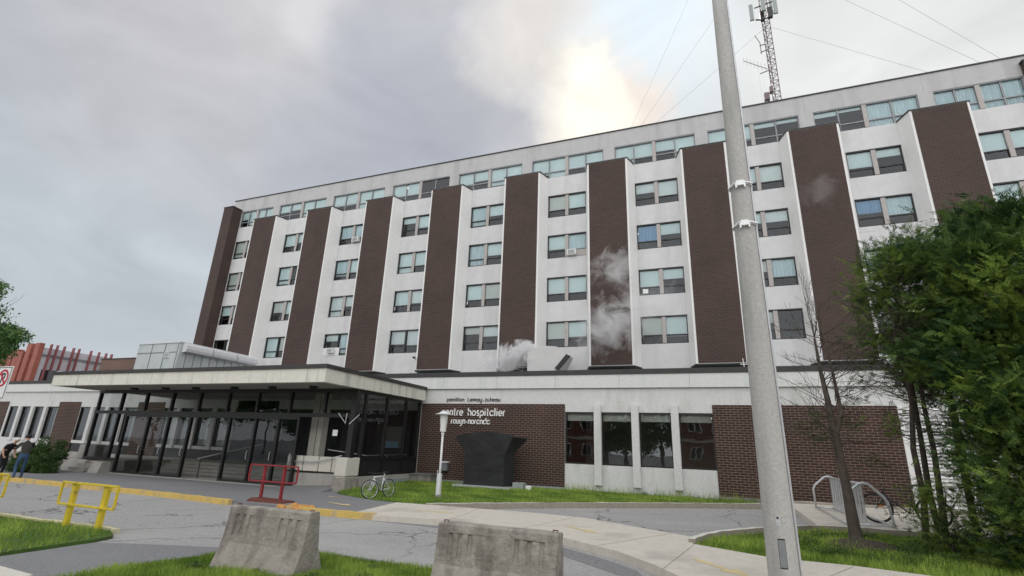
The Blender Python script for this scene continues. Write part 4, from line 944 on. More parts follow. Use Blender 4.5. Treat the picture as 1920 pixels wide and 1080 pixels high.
# ------------------------------------------------------------------ lamp post
lp = thing('lamp_post', 'short white lamp post with hat shaped lantern on the lawn', 'lamp post', (-9.63, 17.67, -.1))
LX, LY = -9.63, 17.67
MB().tube([(LX, LY, -.15), (LX, LY, 2.15)], .042, 12).build('pole', 'metal_white', lp, smooth=True)
MB().box(LX-.075, LX+.075, LY-.06, LY+.06, .0, .72).build('sheath', 'metal_white', lp, .01)
MB().box(LX-.11, LX-.085, LY-.02, LY+.02, -.1, .85).build('stake', 'galv', lp)
MB().lathe([(.16, -.22), (.15, -.05), (.10, .0)], (LX, LY, 0), 14).build('base', 'concrete_old', lp)
MB().lathe([(.045, 2.1), (.06, 2.12), (.06, 2.2), (.11, 2.23), (.125, 2.5), (.13, 2.505), (.155, 2.86)], (LX, LY, 0), 24).build('lantern', 'plastic_white', lp, smooth=False)
MB().lathe([(.34, 2.86), (.345, 2.875), (.17, 2.93), (.15, 2.97), (.0, 3.0)], (LX, LY, 0), 32).build('lamp_hat', 'metal_white', lp, smooth=False)

# ------------------------------------------------------------------ wrapped monument and boxes by the wall
wm_ = thing('wrapped_monument', 'tall flared monument wrapped in black tarpaulin before the brick wall', 'wrapped monument', (-9.9, 22.5, 0))
Fp = [(-11.45, 2.15, 22.25), (-11.0, 2.27, 22.15), (-10.5, 2.35, 22.1), (-9.95, 2.39, 22.1), (-9.4, 2.38, 22.1), (-8.85, 2.33, 22.1), (-8.5, 2.2, 22.2), (-8.83, 1.47, 22.1), (-8.86, .02, 22.1), (-10.8, .02, 22.1), (-10.84, 1.50, 22.1)]
Bp = [(-11.3, 2.13, 22.75), (-10.8, 2.22, 22.75), (-10.3, 2.3, 22.75), (-9.7, 2.34, 22.75), (-9.2, 2.32, 22.75), (-8.6, 2.27, 22.75), (-7.95, 2.16, 22.7), (-8.58, 1.5, 22.72), (-8.6, .02, 22.72), (-10.75, .02, 22.75), (-10.8, 1.5, 22.75)]
o = MB().prism([(a, c, b) for a, b, c in Fp], [(a, c, b) for a, b, c in Bp]).build('tarpaulin', 'tarp', wm_)
bm = bmesh.new(); bm.from_mesh(o.data); bmesh.ops.triangulate(bm, faces=bm.faces); bmesh.ops.subdivide_edges(bm, edges=bm.edges, cuts=4, use_grid_fill=True)
q = random.Random(3)
for v in bm.verts:
    p = v.co; v.co += Vector((0, 1, 0))*(.014*math.sin(p.x*5+p.z*3.5)+.008*math.sin(p.z*7-p.x*4))+Vector((1, 0, 0))*.01*math.sin(p.z*6+p.y*5)
bm.to_mesh(o.data); bm.free()
MB().box(-11.2, -8.45, 21.8, 22.95, -.10, .075).build('base_slab', 'galv', wm_)
m = MB()
for z in (.75, 1.43): m.tube([(-10.87, 22.07, z), (-8.80, 22.07, z-.02), (-8.55, 22.73, z)], .007, 4)
m.build('rope', 'tarp', wm_)
t = tag(MB().box(-8.45, -7.95, 22.2, 22.6, -.1, .28).build('utility_box', 'utility_grey', None, .015), 'grey metal utility box beside the wrapped monument', 'utility box')
t = tag(MB().box(-7.85, -7.6, 22.2, 22.45, -.05, .17).build('utility_box', 'plastic_white', None, .03), 'small white box next to the grey utility box', 'box')
t = thing('wall_meter', 'small dark meter box on the brick wall behind the lamp post', 'meter box', (-12.4, 23.5, .7))
MB().box(-12.75, -12.35, 23.3, 23.52, .55, .9).build('box', 'metal_grey', t); MB().box(-12.7, -12.3, 23.25, 23.52, .91, .98).build('lid', 'metal_white', t)
o = tag(MB().box(-14.15, -13.0, 22.9, 23.52, -.1, .32).build('concrete_ledge', 'concrete_old', None, .02), 'low dark concrete ledge where the porch meets the brick wall', 'ledge')
MB().box(-14.15, -12.95, 22.85, 23.53, .321, .36).build('cover', 'metal_grey', o)

# ------------------------------------------------------------------ bicycles and rack
def bicycle(fx, fy, rx, ry, zg, rw, lab, fcol, detail, lean=0.0, steer=0.0):
    t = thing('bicycle', lab, 'bicycle', ((fx+rx)/2, (fy+ry)/2, zg)); F = Vector((fx, fy, 0)); Rr = Vector((rx, ry, 0)); d = (F-Rr).normalized(); wb = (F-Rr).length; s = d.cross(Vector((0, 0, 1)))
    up = (Vector((0, 0, 1))*math.cos(lean)+s*math.sin(lean))
    W = lambda a, z, b=0.0: Rr+Vector((0, 0, zg))+d*a+up*z+s*b
    def wheel(a, name, st=0.0):
        c = W(a, rw); dd = (d*math.cos(st)+s*math.sin(st)); n = 32
        ring = lambda q: [c+dd*q*math.cos(2*math.pi*i/n)+up*q*math.sin(2*math.pi*i/n) for i in range(n+1)]
        w_ = MB().tube(ring(rw-.018), .018, 6, False).build(name, 'rubber', t, smooth=True)
        MB().tube(ring(rw-.045), .011, 5, False).build('rim', 'galv' if fcol == 'metal_white' else 'bikeblack', w_)
        sp = MB()
        for i in range(18): an = 2*math.pi*i/18; sp.tube([c, c+(dd*math.cos(an)+up*math.sin(an))*(rw-.05)], .0022, 3, False)
        sp.build('spokes', 'galv', w_); MB().tube([c-s*.05, c+s*.05], .022, 8).build('hub', 'galv', w_); return c
    wheel(0, 'wheel'); wheel(wb, 'wheel', steer)
    bb = (wb*.42, rw*.82); st = (wb*.30, rw*2.28); hd = (wb*.80, rw*2.32); hb = (wb*.835, rw*2.0); r1_ = .018
    m = MB(); m.tube([W(*bb), W(*st)], r1_, 8); m.tube([W(*st), W(hd[0], hd[1]-.03)], r1_, 8); m.tube([W(*bb), W(*hb)], r1_*1.15, 8); m.tube([W(*hd), W(*hb)], r1_*1.15, 8)
    for b in (-.05, .05): m.tube([W(bb[0], bb[1], b*.5), W(0, rw, b)], .011, 6); m.tube([W(st[0]-.0, st[1]-.06, b*.3), W(0, rw, b)], .009, 6)
    m.build('frame', fcol, t, smooth=True)
    m = MB()
    for b in (-.05, .05): m.tube([W(hb[0], hb[1], b), W(wb*.87, rw*1.5, b), W(wb, rw, b)], [.015, .013, .009], 6)
    m.tube([W(hb[0], hb[1], -.05), W(hb[0], hb[1], .05)], .016, 6); m.build('fork', fcol, t, smooth=True)
    MB().tube([W(*hd), W(hd[0]+.01, hd[1]+.08), W(hd[0]+.08, hd[1]+.1)], .014, 6).tube([W(hd[0]+.02, hd[1]+.12, -.3), W(hd[0]+.08, hd[1]+.1, -.1), W(hd[0]+.08, hd[1]+.1, .1), W(hd[0]+.02, hd[1]+.12, .3)], .013, 8).build('handlebar', 'bikeblack', t, smooth=True)
    MB().tube([W(*st), W(st[0]-.03, st[1]+.1)], .013, 6).build('seat_post', 'galv', t)
    m = MB(); a, z = st[0]-.03, st[1]+.12
    m.prism([W(a-.13, z, -.07), W(a-.13, z, .07), W(a+.15, z-.01, .018), W(a+.15, z-.01, -.018)], [W(a-.12, z+.045, -.06), W(a-.12, z+.045, .06), W(a+.14, z+.03, .012), W(a+.14, z+.03, -.012)]); m.build('saddle', 'bikeblack', t, .01)
    c = W(*bb, .04); m = MB(); m.tube([W(bb[0]+.085*math.cos(k), bb[1]+.085*math.sin(k), .05) for k in [2*math.pi*i/16 for i in range(17)]], .006, 4, False); m.tube([W(bb[0], bb[1], .06), W(bb[0]+.12, bb[1]-.11, .07)], .01, 5); m.tube([W(bb[0], bb[1], -.06), W(bb[0]-.12, bb[1]+.11, -.07)], .01, 5)
    m.bar(W(bb[0]+.12, bb[1]-.11, .07), W(bb[0]+.12, bb[1]-.11, .16), .07, .02); m.bar(W(bb[0]-.12, bb[1]+.11, -.07), W(bb[0]-.12, bb[1]+.11, -.16), .07, .02); m.build('crankset', 'bikeblack', t)
    MB().tube([W(bb[0], bb[1]+.085, .045), W(0, rw+.035, .045)], .005, 4).tube([W(bb[0], bb[1]-.085, .045), W(0, rw-.035, .045)], .005, 4).build('chain', 'bikeblack', t)
    if detail: MB().tube([W(wb-.16, rw+.06, .012), W(wb-.03, rw+.06, .012)], .022, 6).build('reflector', 'reflector', t)
    return t
bicycle(-11.47, 16.05, -11.33, 17.0, -.165, .325, 'white bicycle standing on the lawn by the ramp end block', 'metal_white', False, R(4), R(25))
bicycle(3.92, 17.15, 5.06, 16.78, .185, .375, 'black bicycle with orange reflector parked at the steel rack', 'bikeblack', True, R(-3))
rk = thing('bicycle_rack', 'galvanised tubular bicycle rack on the concrete slab by the brick wall', 'bicycle rack', (3.4, 18, .18))
zr = .18
def hoop(y): return [(2.97, y, zr+.02), (2.96, y, zr+.62), (3.02, y, zr+.74), (3.32, y, zr+1.0), (3.42, y, zr+1.03), (3.55, y, zr+1.0), (3.82, y, zr+.72), (3.88, y, zr+.62), (3.96, y, zr+.02)]
RY0, RY1 = 20.4, 15.9
for y in (RY0, RY1): MB().tube([Vector(p) for p in hoop(y)], .032, 10).build('end_hoop', 'galv', rk, smooth=True)
MB().tube([(3.42, RY0, zr+1.0), (3.42, RY1, zr+1.0)], .028, 8).build('top_rail', 'galv', rk, smooth=True)
m = MB()
for x in (2.97, 3.45, 3.95): m.tube([(x, RY0, zr+.06), (x, RY1, zr+.06)], .026, 8)
m.build('bottom_rails', 'galv', rk, smooth=True)
m = MB()
for y in (RY0, RY1): m.tube([(2.97, y, zr+.06), (3.95, y, zr+.06)], .026, 8)
m.build('foot_bar', 'galv', rk, smooth=True)
n = 12
for i in range(n):
    y = RY0-.35-(RY0-RY1-.7)*i/(n-1); MB().box(3.42, 3.45, y-.09, y+.06, zr+.08, zr+1.0).build('slat', 'galv', rk)

# ------------------------------------------------------------------ no parking sign, cut by the picture edge
sg = thing('no_parking_sign', 'white sign with black border and red ring on a post', 'sign', (-18.3, 8.2, -.3))
def S(x, z, y=8.2): return (x, y, z)
sx0, sx1, sz0, sz1 = -19.0, -18.33, 2.52, 3.44
m = MB(); m.box(sx0, sx1, 8.2, 8.22, sz0, sz1); m.build('plate', 'signwhite', sg, .004)
m = MB(); e = .025; y0, y1 = 8.192, 8.1995
m.box(sx0+e, sx1-e, y0, y1, sz1-e-.015, sz1-e); m.box(sx0+e, sx1-e, y0, y1, sz0+e, sz0+e+.015); m.box(sx0+e, sx0+e+.015, y0, y1, sz0+e+.015, sz1-e-.015); m.box(sx1-e-.015, sx1-e, y0, y1, sz0+e+.015, sz1-e-.015); m.build('border', 'ink_black', sg)
cx, cz, rr = (sx0+sx1)/2, sz1-.33, .245; m = MB(); n = 36
vs = []
for r_ in (rr, rr-.055):
    for y in (8.190, 8.1995): vs += [(cx+r_*math.cos(2*math.pi*i/n), y, cz+r_*math.sin(2*math.pi*i/n)) for i in range(n)]
m.add(vs, [(i, (i+1) % n, 2*n+(i+1) % n, 2*n+i) for i in range(n)]+[(i, n+i, n+(i+1) % n, (i+1) % n) for i in range(n)]+[(2*n+i, 2*n+(i+1) % n, 3*n+(i+1) % n, 3*n+i) for i in range(n)])
m.build('red_ring', 'sign_red', sg)
m = MB(); m.box(cx-.07, cx-.03, 8.1905, 8.1996, cz-.14, cz+.14); m.box(cx-.03, cx+.07, 8.1905, 8.1996, cz+.1, cz+.14); m.box(cx-.03, cx+.07, 8.1905, 8.1996, cz-.01, cz+.03); m.box(cx+.05, cx+.09, 8.1905, 8.1996, cz+.01, cz+.12); m.build('letter', 'ink_black', sg)
MB().bar((cx-.17, 8.186, cz+.17), (cx+.17, 8.186, cz-.17), .006, .05).build('slash', 'sign_red', sg)
MB().tube([(cx, 8.26, -.4), (cx, 8.26, 3.3)], .03, 8).build('post', 'galv', sg)
MB().box(sx0, sx1-.1, 8.2, 8.22, 2.2, 2.34).build('lower_plate', 'signwhite', sg)

# ------------------------------------------------------------------ people
def skin_body(name, joints, edges, rad, parent, colour):
    """one continuous surface grown over a joint graph; colour(point) gives the material slot"""
    names = list(joints); idx = {n_: i for i, n_ in enumerate(names)}; me = bpy.data.meshes.new(name)
    off = parent.location
    me.from_pydata([tuple(Vector(joints[n_])-off) for n_ in names], [(idx[a], idx[b]) for a, b in edges], [])
    o = bpy.data.objects.new(name, me); COL.objects.link(o); bpy.context.view_layer.objects.active = o
    md = o.modifiers.new('skin', 'SKIN'); md.use_smooth_shade = True; md.branch_smoothing = .6
    sv = me.skin_vertices[0].data
    for i, n_ in enumerate(names):
        r_ = rad[n_]; sv[i].radius = r_ if isinstance(r_, tuple) else (r_, r_); sv[i].use_root = (n_ == 'pelvis')
    sd = o.modifiers.new('sub', 'SUBSURF'); sd.levels = 2; sd.render_levels = 2
    dg = bpy.context.evaluated_depsgraph_get(); ev = o.evaluated_get(dg); nm_ = bpy.data.meshes.new_from_object(ev); o.modifiers.clear(); o.data = nm_
    nm_.materials.clear()
    cols_ = ['skin', 'cloth_black', 'cloth_brown', 'jeans', 'shoe']
    for c in cols_: nm_.materials.append(M[c])
    P = {n_: Vector(joints[n_])-off for n_ in names}
    for p in nm_.polygons:
        best = None
        for a, b in edges:
            A, B = P[a], P[b]; ab = B-A; t_ = max(0, min(1, (p.center-A).dot(ab)/max(ab.length_squared, 1e-9))); dd = (p.center-(A+ab*t_)).length
            if best is None or dd < best[0]: best = (dd, a, b, t_)
        p.material_index = cols_.index(colour(best[1], best[2], best[3])); p.use_smooth = True
    o.parent = parent; return o
def person(loc, face, pose, lab, top, legs, sleeve):
    """face: heading in degrees (0 = +X). pose: joint positions in body space (forward, left, up)"""
    t = thing('person', lab, 'person', loc); ca, sa = math.cos(R(face)), math.sin(R(face))
    Wd = lambda p: (loc[0]+p[0]*ca-p[1]*sa, loc[1]+p[0]*sa+p[1]*ca, loc[2]+p[2])
    J = {k: Wd(v) for k, v in pose.items()}
    rad = dict(pelvis=(.15, .13), waist=(.15, .115), chest=(.175, .125), neckbase=(.09, .08), neck=.055, skull=(.085, .095), crown=(.075, .085), nose=.018, earl=.02, earr=.02)
    E_ = [('pelvis', 'waist'), ('waist', 'chest'), ('chest', 'neckbase'), ('neckbase', 'neck'), ('neck', 'skull'), ('skull', 'crown'), ('skull', 'nose'), ('skull', 'earl'), ('skull', 'earr')]
    for s_ in 'lr':
        rad.update({'sho'+s_: .075, 'elb'+s_: .05, 'wri'+s_: .032, 'palm'+s_: (.036, .022), 'hip'+s_: .105, 'kne'+s_: .068, 'ank'+s_: .046, 'heel'+s_: .045, 'toe'+s_: .042})
        E_ += [('chest', 'sho'+s_), ('sho'+s_, 'elb'+s_), ('elb'+s_, 'wri'+s_), ('wri'+s_, 'palm'+s_), ('pelvis', 'hip'+s_), ('hip'+s_, 'kne'+s_), ('kne'+s_, 'ank'+s_), ('ank'+s_, 'heel'+s_), ('heel'+s_, 'toe'+s_)]
        pw, pm = Vector(J['wri'+s_]), Vector(J['palm'+s_]); dd = (pm-pw).normalized(); sd_ = dd.cross(Vector((0, 0, 1))); sd_ = sd_.normalized() if sd_.length > .1 else Vector((1, 0, 0)); dn = dd.cross(sd_).normalized()
        for i, ln in enumerate((.055, .07, .075, .068, .052)):
            k = (i-2)*.017; a = pm+sd_*k*(1.0 if i else 1.5)+dd*(.03 if i else -.01); b = a+dd*ln*.55+sd_*(k*.3)-dn*.008; c = b+dd*ln*.4-dn*.025
            J['f%d%sa' % (i, s_)] = tuple(a); J['f%d%sb' % (i, s_)] = tuple(b); J['f%d%sc' % (i, s_)] = tuple(c); rad['f%d%sa' % (i, s_)] = .010; rad['f%d%sb' % (i, s_)] = .009; rad['f%d%sc' % (i, s_)] = .0075
            E_ += [('palm'+s_, 'f%d%sa' % (i, s_)), ('f%d%sa' % (i, s_), 'f%d%sb' % (i, s_)), ('f%d%sb' % (i, s_), 'f%d%sc' % (i, s_))]
    def colour(a, b, t_):
        n_ = a+'|'+b
        if 'toe' in n_ or 'heel' in n_: return 'shoe'
        if a[0] == 'f' and a[1].isdigit() or 'palm' in n_ or b == 'skull' or 'crown' in n_ or 'nose' in n_ or 'ear' in n_ and 'l' in n_ and 'heel' not in n_: return 'skin'
        if 'neck' == b: return 'skin' if t_ > .4 else top
        if b.startswith('wri'): return top if (sleeve == 'long' and t_ < .95) else 'skin'
        if b.startswith('elb') and sleeve == 'short' and t_ > .75: return 'skin'
        if b.startswith(('hip', 'kne', 'ank')) or (a == 'pelvis' and t_ < .35): return legs
        return top
    skin_body('body', J, E_, rad, t, colour); return t, Wd
base = dict(pelvis=(0, 0, .93), waist=(.03, 0, 1.1), chest=(.09, 0, 1.32), neckbase=(.13, 0, 1.46), neck=(.17, 0, 1.52), skull=(.21, 0, 1.60), crown=(.20, 0, 1.67), nose=(.31, 0, 1.585), earl=(.20, .09, 1.59), earr=(.20, -.09, 1.59),
            shol=(.10, .19, 1.40), shor=(.10, -.19, 1.40), elbl=(.10, .27, 1.13), elbr=(.10, -.27, 1.13), wril=(.22, .25, .90), wrir=(.22, -.25, .90), palml=(.26, .25, .84), palmr=(.26, -.25, .84),
            hipl=(0, .10, .86), hipr=(0, -.10, .86), knel=(.05, .12, .48), kner=(.10, -.11, .48), ankl=(-.02, .13, .08), ankr=(.02, -.12, .08), heell=(-.02, .13, .045), heelr=(.02, -.12, .045), toel=(.16, .15, .035), toer=(.2, -.14, .035))
gp = g(-28, 13.9)+.13
pA = {k: (v[0]+max(0, v[2]-.95)*.28, v[1], v[2]*.96-max(0, v[2]-.95)*.10) for k, v in base.items()}
tA, WA = person((-29.2, 13.75, gp), 20, pA, 'stooping bald person in black clothes with arms hanging', 'cloth_black', 'cloth_black', 'short')
m = MB(); hc = Vector(WA(pA['crown'])); vs = [];
m.lathe([(.0, -.02), (.085, -.015), (.098, .02), (.085, .06), (.05, .085), (0, .092)], hc-Vector((0, 0, .03)), 16); m.build('hair', 'hair_white', tA, smooth=True)
pB = dict(base); pB.update(elbr=(.34, -.26, 1.22), wrir=(.58, -.16, 1.24), palmr=(.66, -.12, 1.25), elbl=(.30, .26, 1.18), wril=(.52, .20, 1.18), palml=(.60, .18, 1.18), knel=(.10, .14, .48), ankl=(-.08, .16, .08), heell=(-.08, .16, .045), toel=(.1, .18, .035), ankr=(.18, -.14, .08), heelr=(.18, -.14, .045), toer=(.36, -.15, .035))
tB, WB = person((-27.5, 13.65, gp), 168, pB, 'person in dark cap, olive jacket and blue jeans reaching for the other', 'cloth_brown', 'jeans', 'long')
hc = Vector(WB(pB['crown'])); MB().lathe([(.105, -.045), (.11, 0), (.095, .05), (.05, .08), (0, .085)], hc, 16).build('cap', 'cloth_black', tB, smooth=True)
fd = (Vector(WB((1, 0, 0)))-Vector(WB((0, 0, 0)))).normalized(); sd_ = Vector((-fd.y, fd.x, 0))
MB().prism([hc+fd*.08-sd_*.07-Vector((0, 0, .04)), hc+fd*.08+sd_*.07-Vector((0, 0, .04)), hc+fd*.19+sd_*.05-Vector((0, 0, .055)), hc+fd*.19-sd_*.05-Vector((0, 0, .055))], [hc+fd*.08-sd_*.07-Vector((0, 0, .03)), hc+fd*.08+sd_*.07-Vector((0, 0, .03)), hc+fd*.19+sd_*.05-Vector((0, 0, .045)), hc+fd*.19-sd_*.05-Vector((0, 0, .045))]).build('visor', 'cloth_black', tB)

# ------------------------------------------------------------------ trees
def twigs(mb, p, d, ln, rad, depth, q, spread=.6, up=.1, kids=3, seg=4, minr=.004):
    n = 4; pts = [p]; c = p.copy(); dd = d.copy(); rs = [rad]
    for i in range(n):
        dd = (dd+Vector((q.uniform(-1, 1), q.uniform(-1, 1), q.uniform(-1, 1)))*.16+Vector((0, 0, up*.3))).normalized(); c = c+dd*ln/n; pts.append(c.copy()); rs.append(max(minr, rad*(1-.6*(i+1)/n)))
    mb.tube(pts, rs, seg, False); ends = [(pts[-1], dd)]
    if depth > 0:
        for k in range(kids):
            i = q.randint(1, n); a = (dd+Vector((q.uniform(-1, 1), q.uniform(-1, 1), q.uniform(-.5, .8)))*spread).normalized(); ends += twigs(mb, pts[i], a, ln*q.uniform(.5, .75), max(minr, rad*.5), depth-1, q, spread, up, kids, seg, minr)
    return ends
def fronds(cl, per, seed, leaf=.06, flen=.38, droop=.15):
    """cl: (centre, outward dir, size, tone). Returns triangles and tones: flat cedar-like fans"""
    q = np.random.default_rng(seed); T = []; O = []
    for c, d, s, tone in cl:
        c = np.array(c); d = np.array(d)/np.linalg.norm(d)
        nf = per; base_ = c+q.normal(0, 1, (nf, 3))*s*np.array([.33, .33, .2]); fd = d+q.normal(0, .55, (nf, 3)); fd[:, 2] -= droop; fd /= np.linalg.norm(fd, axis=1)[:, None]
        up = np.array([0, 0, 1.])+q.normal(0, .45, (nf, 3)); sd = np.cross(fd, up); sd /= np.linalg.norm(sd, axis=1)[:, None]; L_ = flen*s*q.uniform(.7, 1.3, nf)
        k = 15
        t_ = np.tile(np.linspace(.05, 1, k), 2); sg = np.repeat([1, -1], k)
        org = base_[:, None]+fd[:, None]*(L_[:, None]*t_[None])[..., None]
        side = fd[:, None]*.75+sd[:, None]*sg[None, :, None]; side /= np.linalg.norm(side, axis=2)[..., None]
        ll = (leaf*s**.3*(1.25-.75*t_)[None]*q.uniform(.7, 1.4, (nf, 2*k)))[..., None]
        nrm = np.cross(side, np.cross(fd, sd)[:, None]); nrm /= np.linalg.norm(nrm, axis=2)[..., None]
        tip = org+side*ll*1.9+q.normal(0, .01, org.shape); mid = org+side*ll*.9
        tri = np.stack([org, mid+nrm*ll*.30, tip, mid-nrm*ll*.30], 2).reshape(-1, 4, 3); T.append(tri); O.append(np.full(len(tri), tone)+np.repeat(q.normal(0, .09, nf), 2*k))
    return np.concatenate(T), np.clip(np.concatenate(O), 0, 1)
def crown_clumps(c, rad, zr_, n, seed, size=(.5, .9), fill=.55, lump=.25, taper=0.0, low=.5):
    q = random.Random(seed); out = []; z0, z1 = zr_
    for i in range(n):
        t_ = q.random()**(1.0+.5*taper); z = z0+(z1-z0)*t_; a = q.uniform(0, 2*math.pi); R_ = rad*(1-taper*t_)*(1+lump*math.sin(a*3+z*2.3+seed)+lump*.6*math.sin(a*5-z*3.7))
        R_ *= min(1, .45+2.2*(1-t_)) * min(1, low+(1-low)*3*t_)
        rr = R_*(fill+(1-fill)*q.random()**.4); d = (math.cos(a), math.sin(a), .35+.3*q.random()); out.append(((c[0]+rr*math.cos(a), c[1]+rr*math.sin(a), z), d, q.uniform(*size), min(1, max(0, q.gauss(.22, .16) if q.random() < .68 else q.gauss(.75, .15)))))
    return out
def cedar(loc, trunk_top, rad, zr_, n, seed, lab, grp, stems=1, per=16, dead=0, leaf=.045, tr=.09, extra=(), mt='cedar_leaf', taper=.35, center=None, fill=.5, low=.5):
    t = thing('conifer_tree', lab, 'tree', loc, grp); q = random.Random(seed); mb = MB(); cc = center or loc
    for s_ in range(stems):
        a = q.uniform(0, 6.28); b = Vector(loc)+Vector((math.cos(a), math.sin(a), 0))*(.28 if stems > 1 else 0); top = Vector((cc[0], cc[1], trunk_top))+Vector((q.uniform(-.3, .3), q.uniform(-.3, .3), q.uniform(-.6, 0)))
        pts = [b-Vector((0, 0, .2))]+[b.lerp(top, k/6)+Vector((q.uniform(-.07, .07), q.uniform(-.07, .07), 0)) for k in range(1, 7)]; mb.tube(pts, [tr*(1-.11*k) for k in range(7)], 8)
        for k in range(dead):
            i = q.randint(2, 5); a = q.uniform(0, 6.28); twigs(mb, pts[i].lerp(pts[i+1], q.random()), Vector((math.cos(a), math.sin(a), q.uniform(-.2, .4))).normalized(), q.uniform(.5, 1.15), .015, 2, q, .7, 0, 3, 3, .004)
    cl = crown_clumps(cc, rad, zr_, n, seed, fill=fill, taper=taper, low=low)+list(extra)
    for (c, d, s_, _) in cl[::3]:
        zc = c[2]-.35; f_ = max(0, min(1, (zc-loc[2])/(trunk_top-loc[2]))); A_ = Vector(loc).lerp(Vector((cc[0], cc[1], trunk_top)), f_); mb.tube([A_, A_.lerp(Vector(c), .5)+Vector((0, 0, -.05)), Vector(c)], [.02, .013, .006], 4, False)
    mb.build('trunk', 'bark', t)
    V, tn = fronds(cl, per, seed, leaf); leafmesh('crown', V, tn, mt, parent=t); return t
grpc = 'conifers beside the bicycle rack'
zi = .1
cedar((6.1, 12.3, zi), 6.6, 2.0, (.5, 6.75), 400, 21, 'large dense dark green cedar, widest of the group at the rack', grpc, per=44, leaf=.032, taper=.3, low=.5)
cedar((6.7, 14.4, zi), 7.1, 1.7, (2.2, 7.35), 150, 22, 'tall cedar whose blunt top stands behind the largest one', grpc, per=38, leaf=.032, taper=.3)
cedar((4.0, 13.9, zi), 6.4, .85, (3.9, 6.75), 115, 23, 'thin cedar on three stems, green above and dead branches below', grpc, stems=3, per=24, dead=34, leaf=.026, tr=.07, taper=.2, center=(4.45, 14.1, 0), fill=.3,
      extra=[((3.75, 13.6, 2.6), (-1, 0, .2), .45, .6), ((3.8, 13.7, 2.35), (-1, 0, .2), .4, .5), ((3.75, 13.9, 4.3), (-1, 0, .2), .5, .5), ((3.6, 13.9, 3.9), (-1, 0, .2), .4, .4)])
cedar((5.1, 14.7, zi), 6.9, 1.1, (3.3, 7.2), 120, 24, 'bushy cedar with yellow green tips between the thin one and the largest', grpc, stems=2, per=28, dead=12, leaf=.028, tr=.075, taper=.25, fill=.35)
cedar((4.0, 12.75, zi), 1.1, .38, (.25, 1.35), 26, 25, 'knee high young cedar under the thin stems', grpc, per=24, leaf=.022, tr=.03, extra=[((3.75, 12.8, 1.25), (-1, -.2, .2), .4, .7), ((4.3, 12.7, 1.2), (1, -.2, .2), .4, .6)])
cedar((4.95, 11.2, zi), 2.6, 1.0, (.1, 3.1), 170, 26, 'low rounded cedar at the foot of the largest one', grpc, per=30, leaf=.026, tr=.05)
# thin half dead tree in front of the brick wall
t = thing('bare_tree', 'slim half bare tree with a few green tufts before the rack', 'tree', (2.56, 13.06, .1)); q = random.Random(31); mb = MB()
b0 = Vector((2.56, 13.06, -.1)); P0 = [b0, Vector((2.54, 13.06, .35)), Vector((2.52, 13.1, 1.2)), Vector((2.46, 13.1, 2.2)), Vector((2.42, 13.12, 3.0)), Vector((2.36, 13.12, 3.7)), Vector((2.34, 13.1, 4.4))]
mb.tube(P0, [.19, .115, .092, .078, .058, .04, .022], 12); fork = [P0[3], Vector((2.62, 13.0, 2.7)), Vector((2.58, 13.0, 3.5)), Vector((2.54, 13.05, 4.3))]; mb.tube(fork, [.06, .045, .03, .015], 8)
for i in range(46):
    base_p = P0[q.choice([3, 4, 4, 5, 5, 6])].lerp(fork[q.choice([2, 3])], q.choice([0, 0, .9])); a = q.uniform(0, 6.28)
    z_ = q.uniform(2.0, 4.5); base_p = Vector((2.48+q.choice((-.07, .08)), 13.08, z_)); twigs(mb, base_p, Vector((math.cos(a), math.sin(a), q.uniform(-.1, .7))).normalized(), q.uniform(.5, 1.15), .013, 2, q, .6, .12, 3, 3, .0032)
for i in range(5): twigs(mb, P0[6], Vector((q.uniform(-.5, .5), q.uniform(-.5, .5), 1)).normalized(), .9, .012, 2, q, .5, .2, 3, 3, .003)
mb.build('trunk', 'bark', t)
cl = [((2.05, 13.0, 2.45), (-1, 0, 0), .5, .5), ((2.2, 12.9, 2.2), (-1, 0, -.2), .5, .4), ((2.25, 13.1, 2.7), (-1, .2, 0), .45, .5), ((2.75, 13.0, 2.5), (1, 0, 0), .4, .5), ((3.0, 13.0, 3.3), (1, 0, .2), .55, .6), ((3.2, 13.2, 3.55), (1, 0, 0), .5, .5), ((2.95, 13.1, 4.1), (1, 0, .3), .5, .5), ((3.1, 13.0, 4.4), (.5, 0, .6), .45, .6), ((3.0, 13, 1.75), (1, -.2, 0), .35, .5), ((2.85, 13.1, 3.0), (1, -.2, 0), .4, .4)]
V, tn = fronds(cl, 26, 31, .022); leafmesh('crown', V, tn, 'olive_leaf', parent=t)
q = random.Random(5); mb = MB()
sheet('mulch', [(2.56+.75*math.cos(a)*(1+.15*math.sin(3*a)), 12.75+.6*math.sin(a)) for a in [2*math.pi*i/18 for i in range(18)]], lambda x, y: iz(x, y)+.04+.08*max(0, 1-((x-2.56)**2+(y-12.75)**2)/.45), 'mulch', .15, .12)
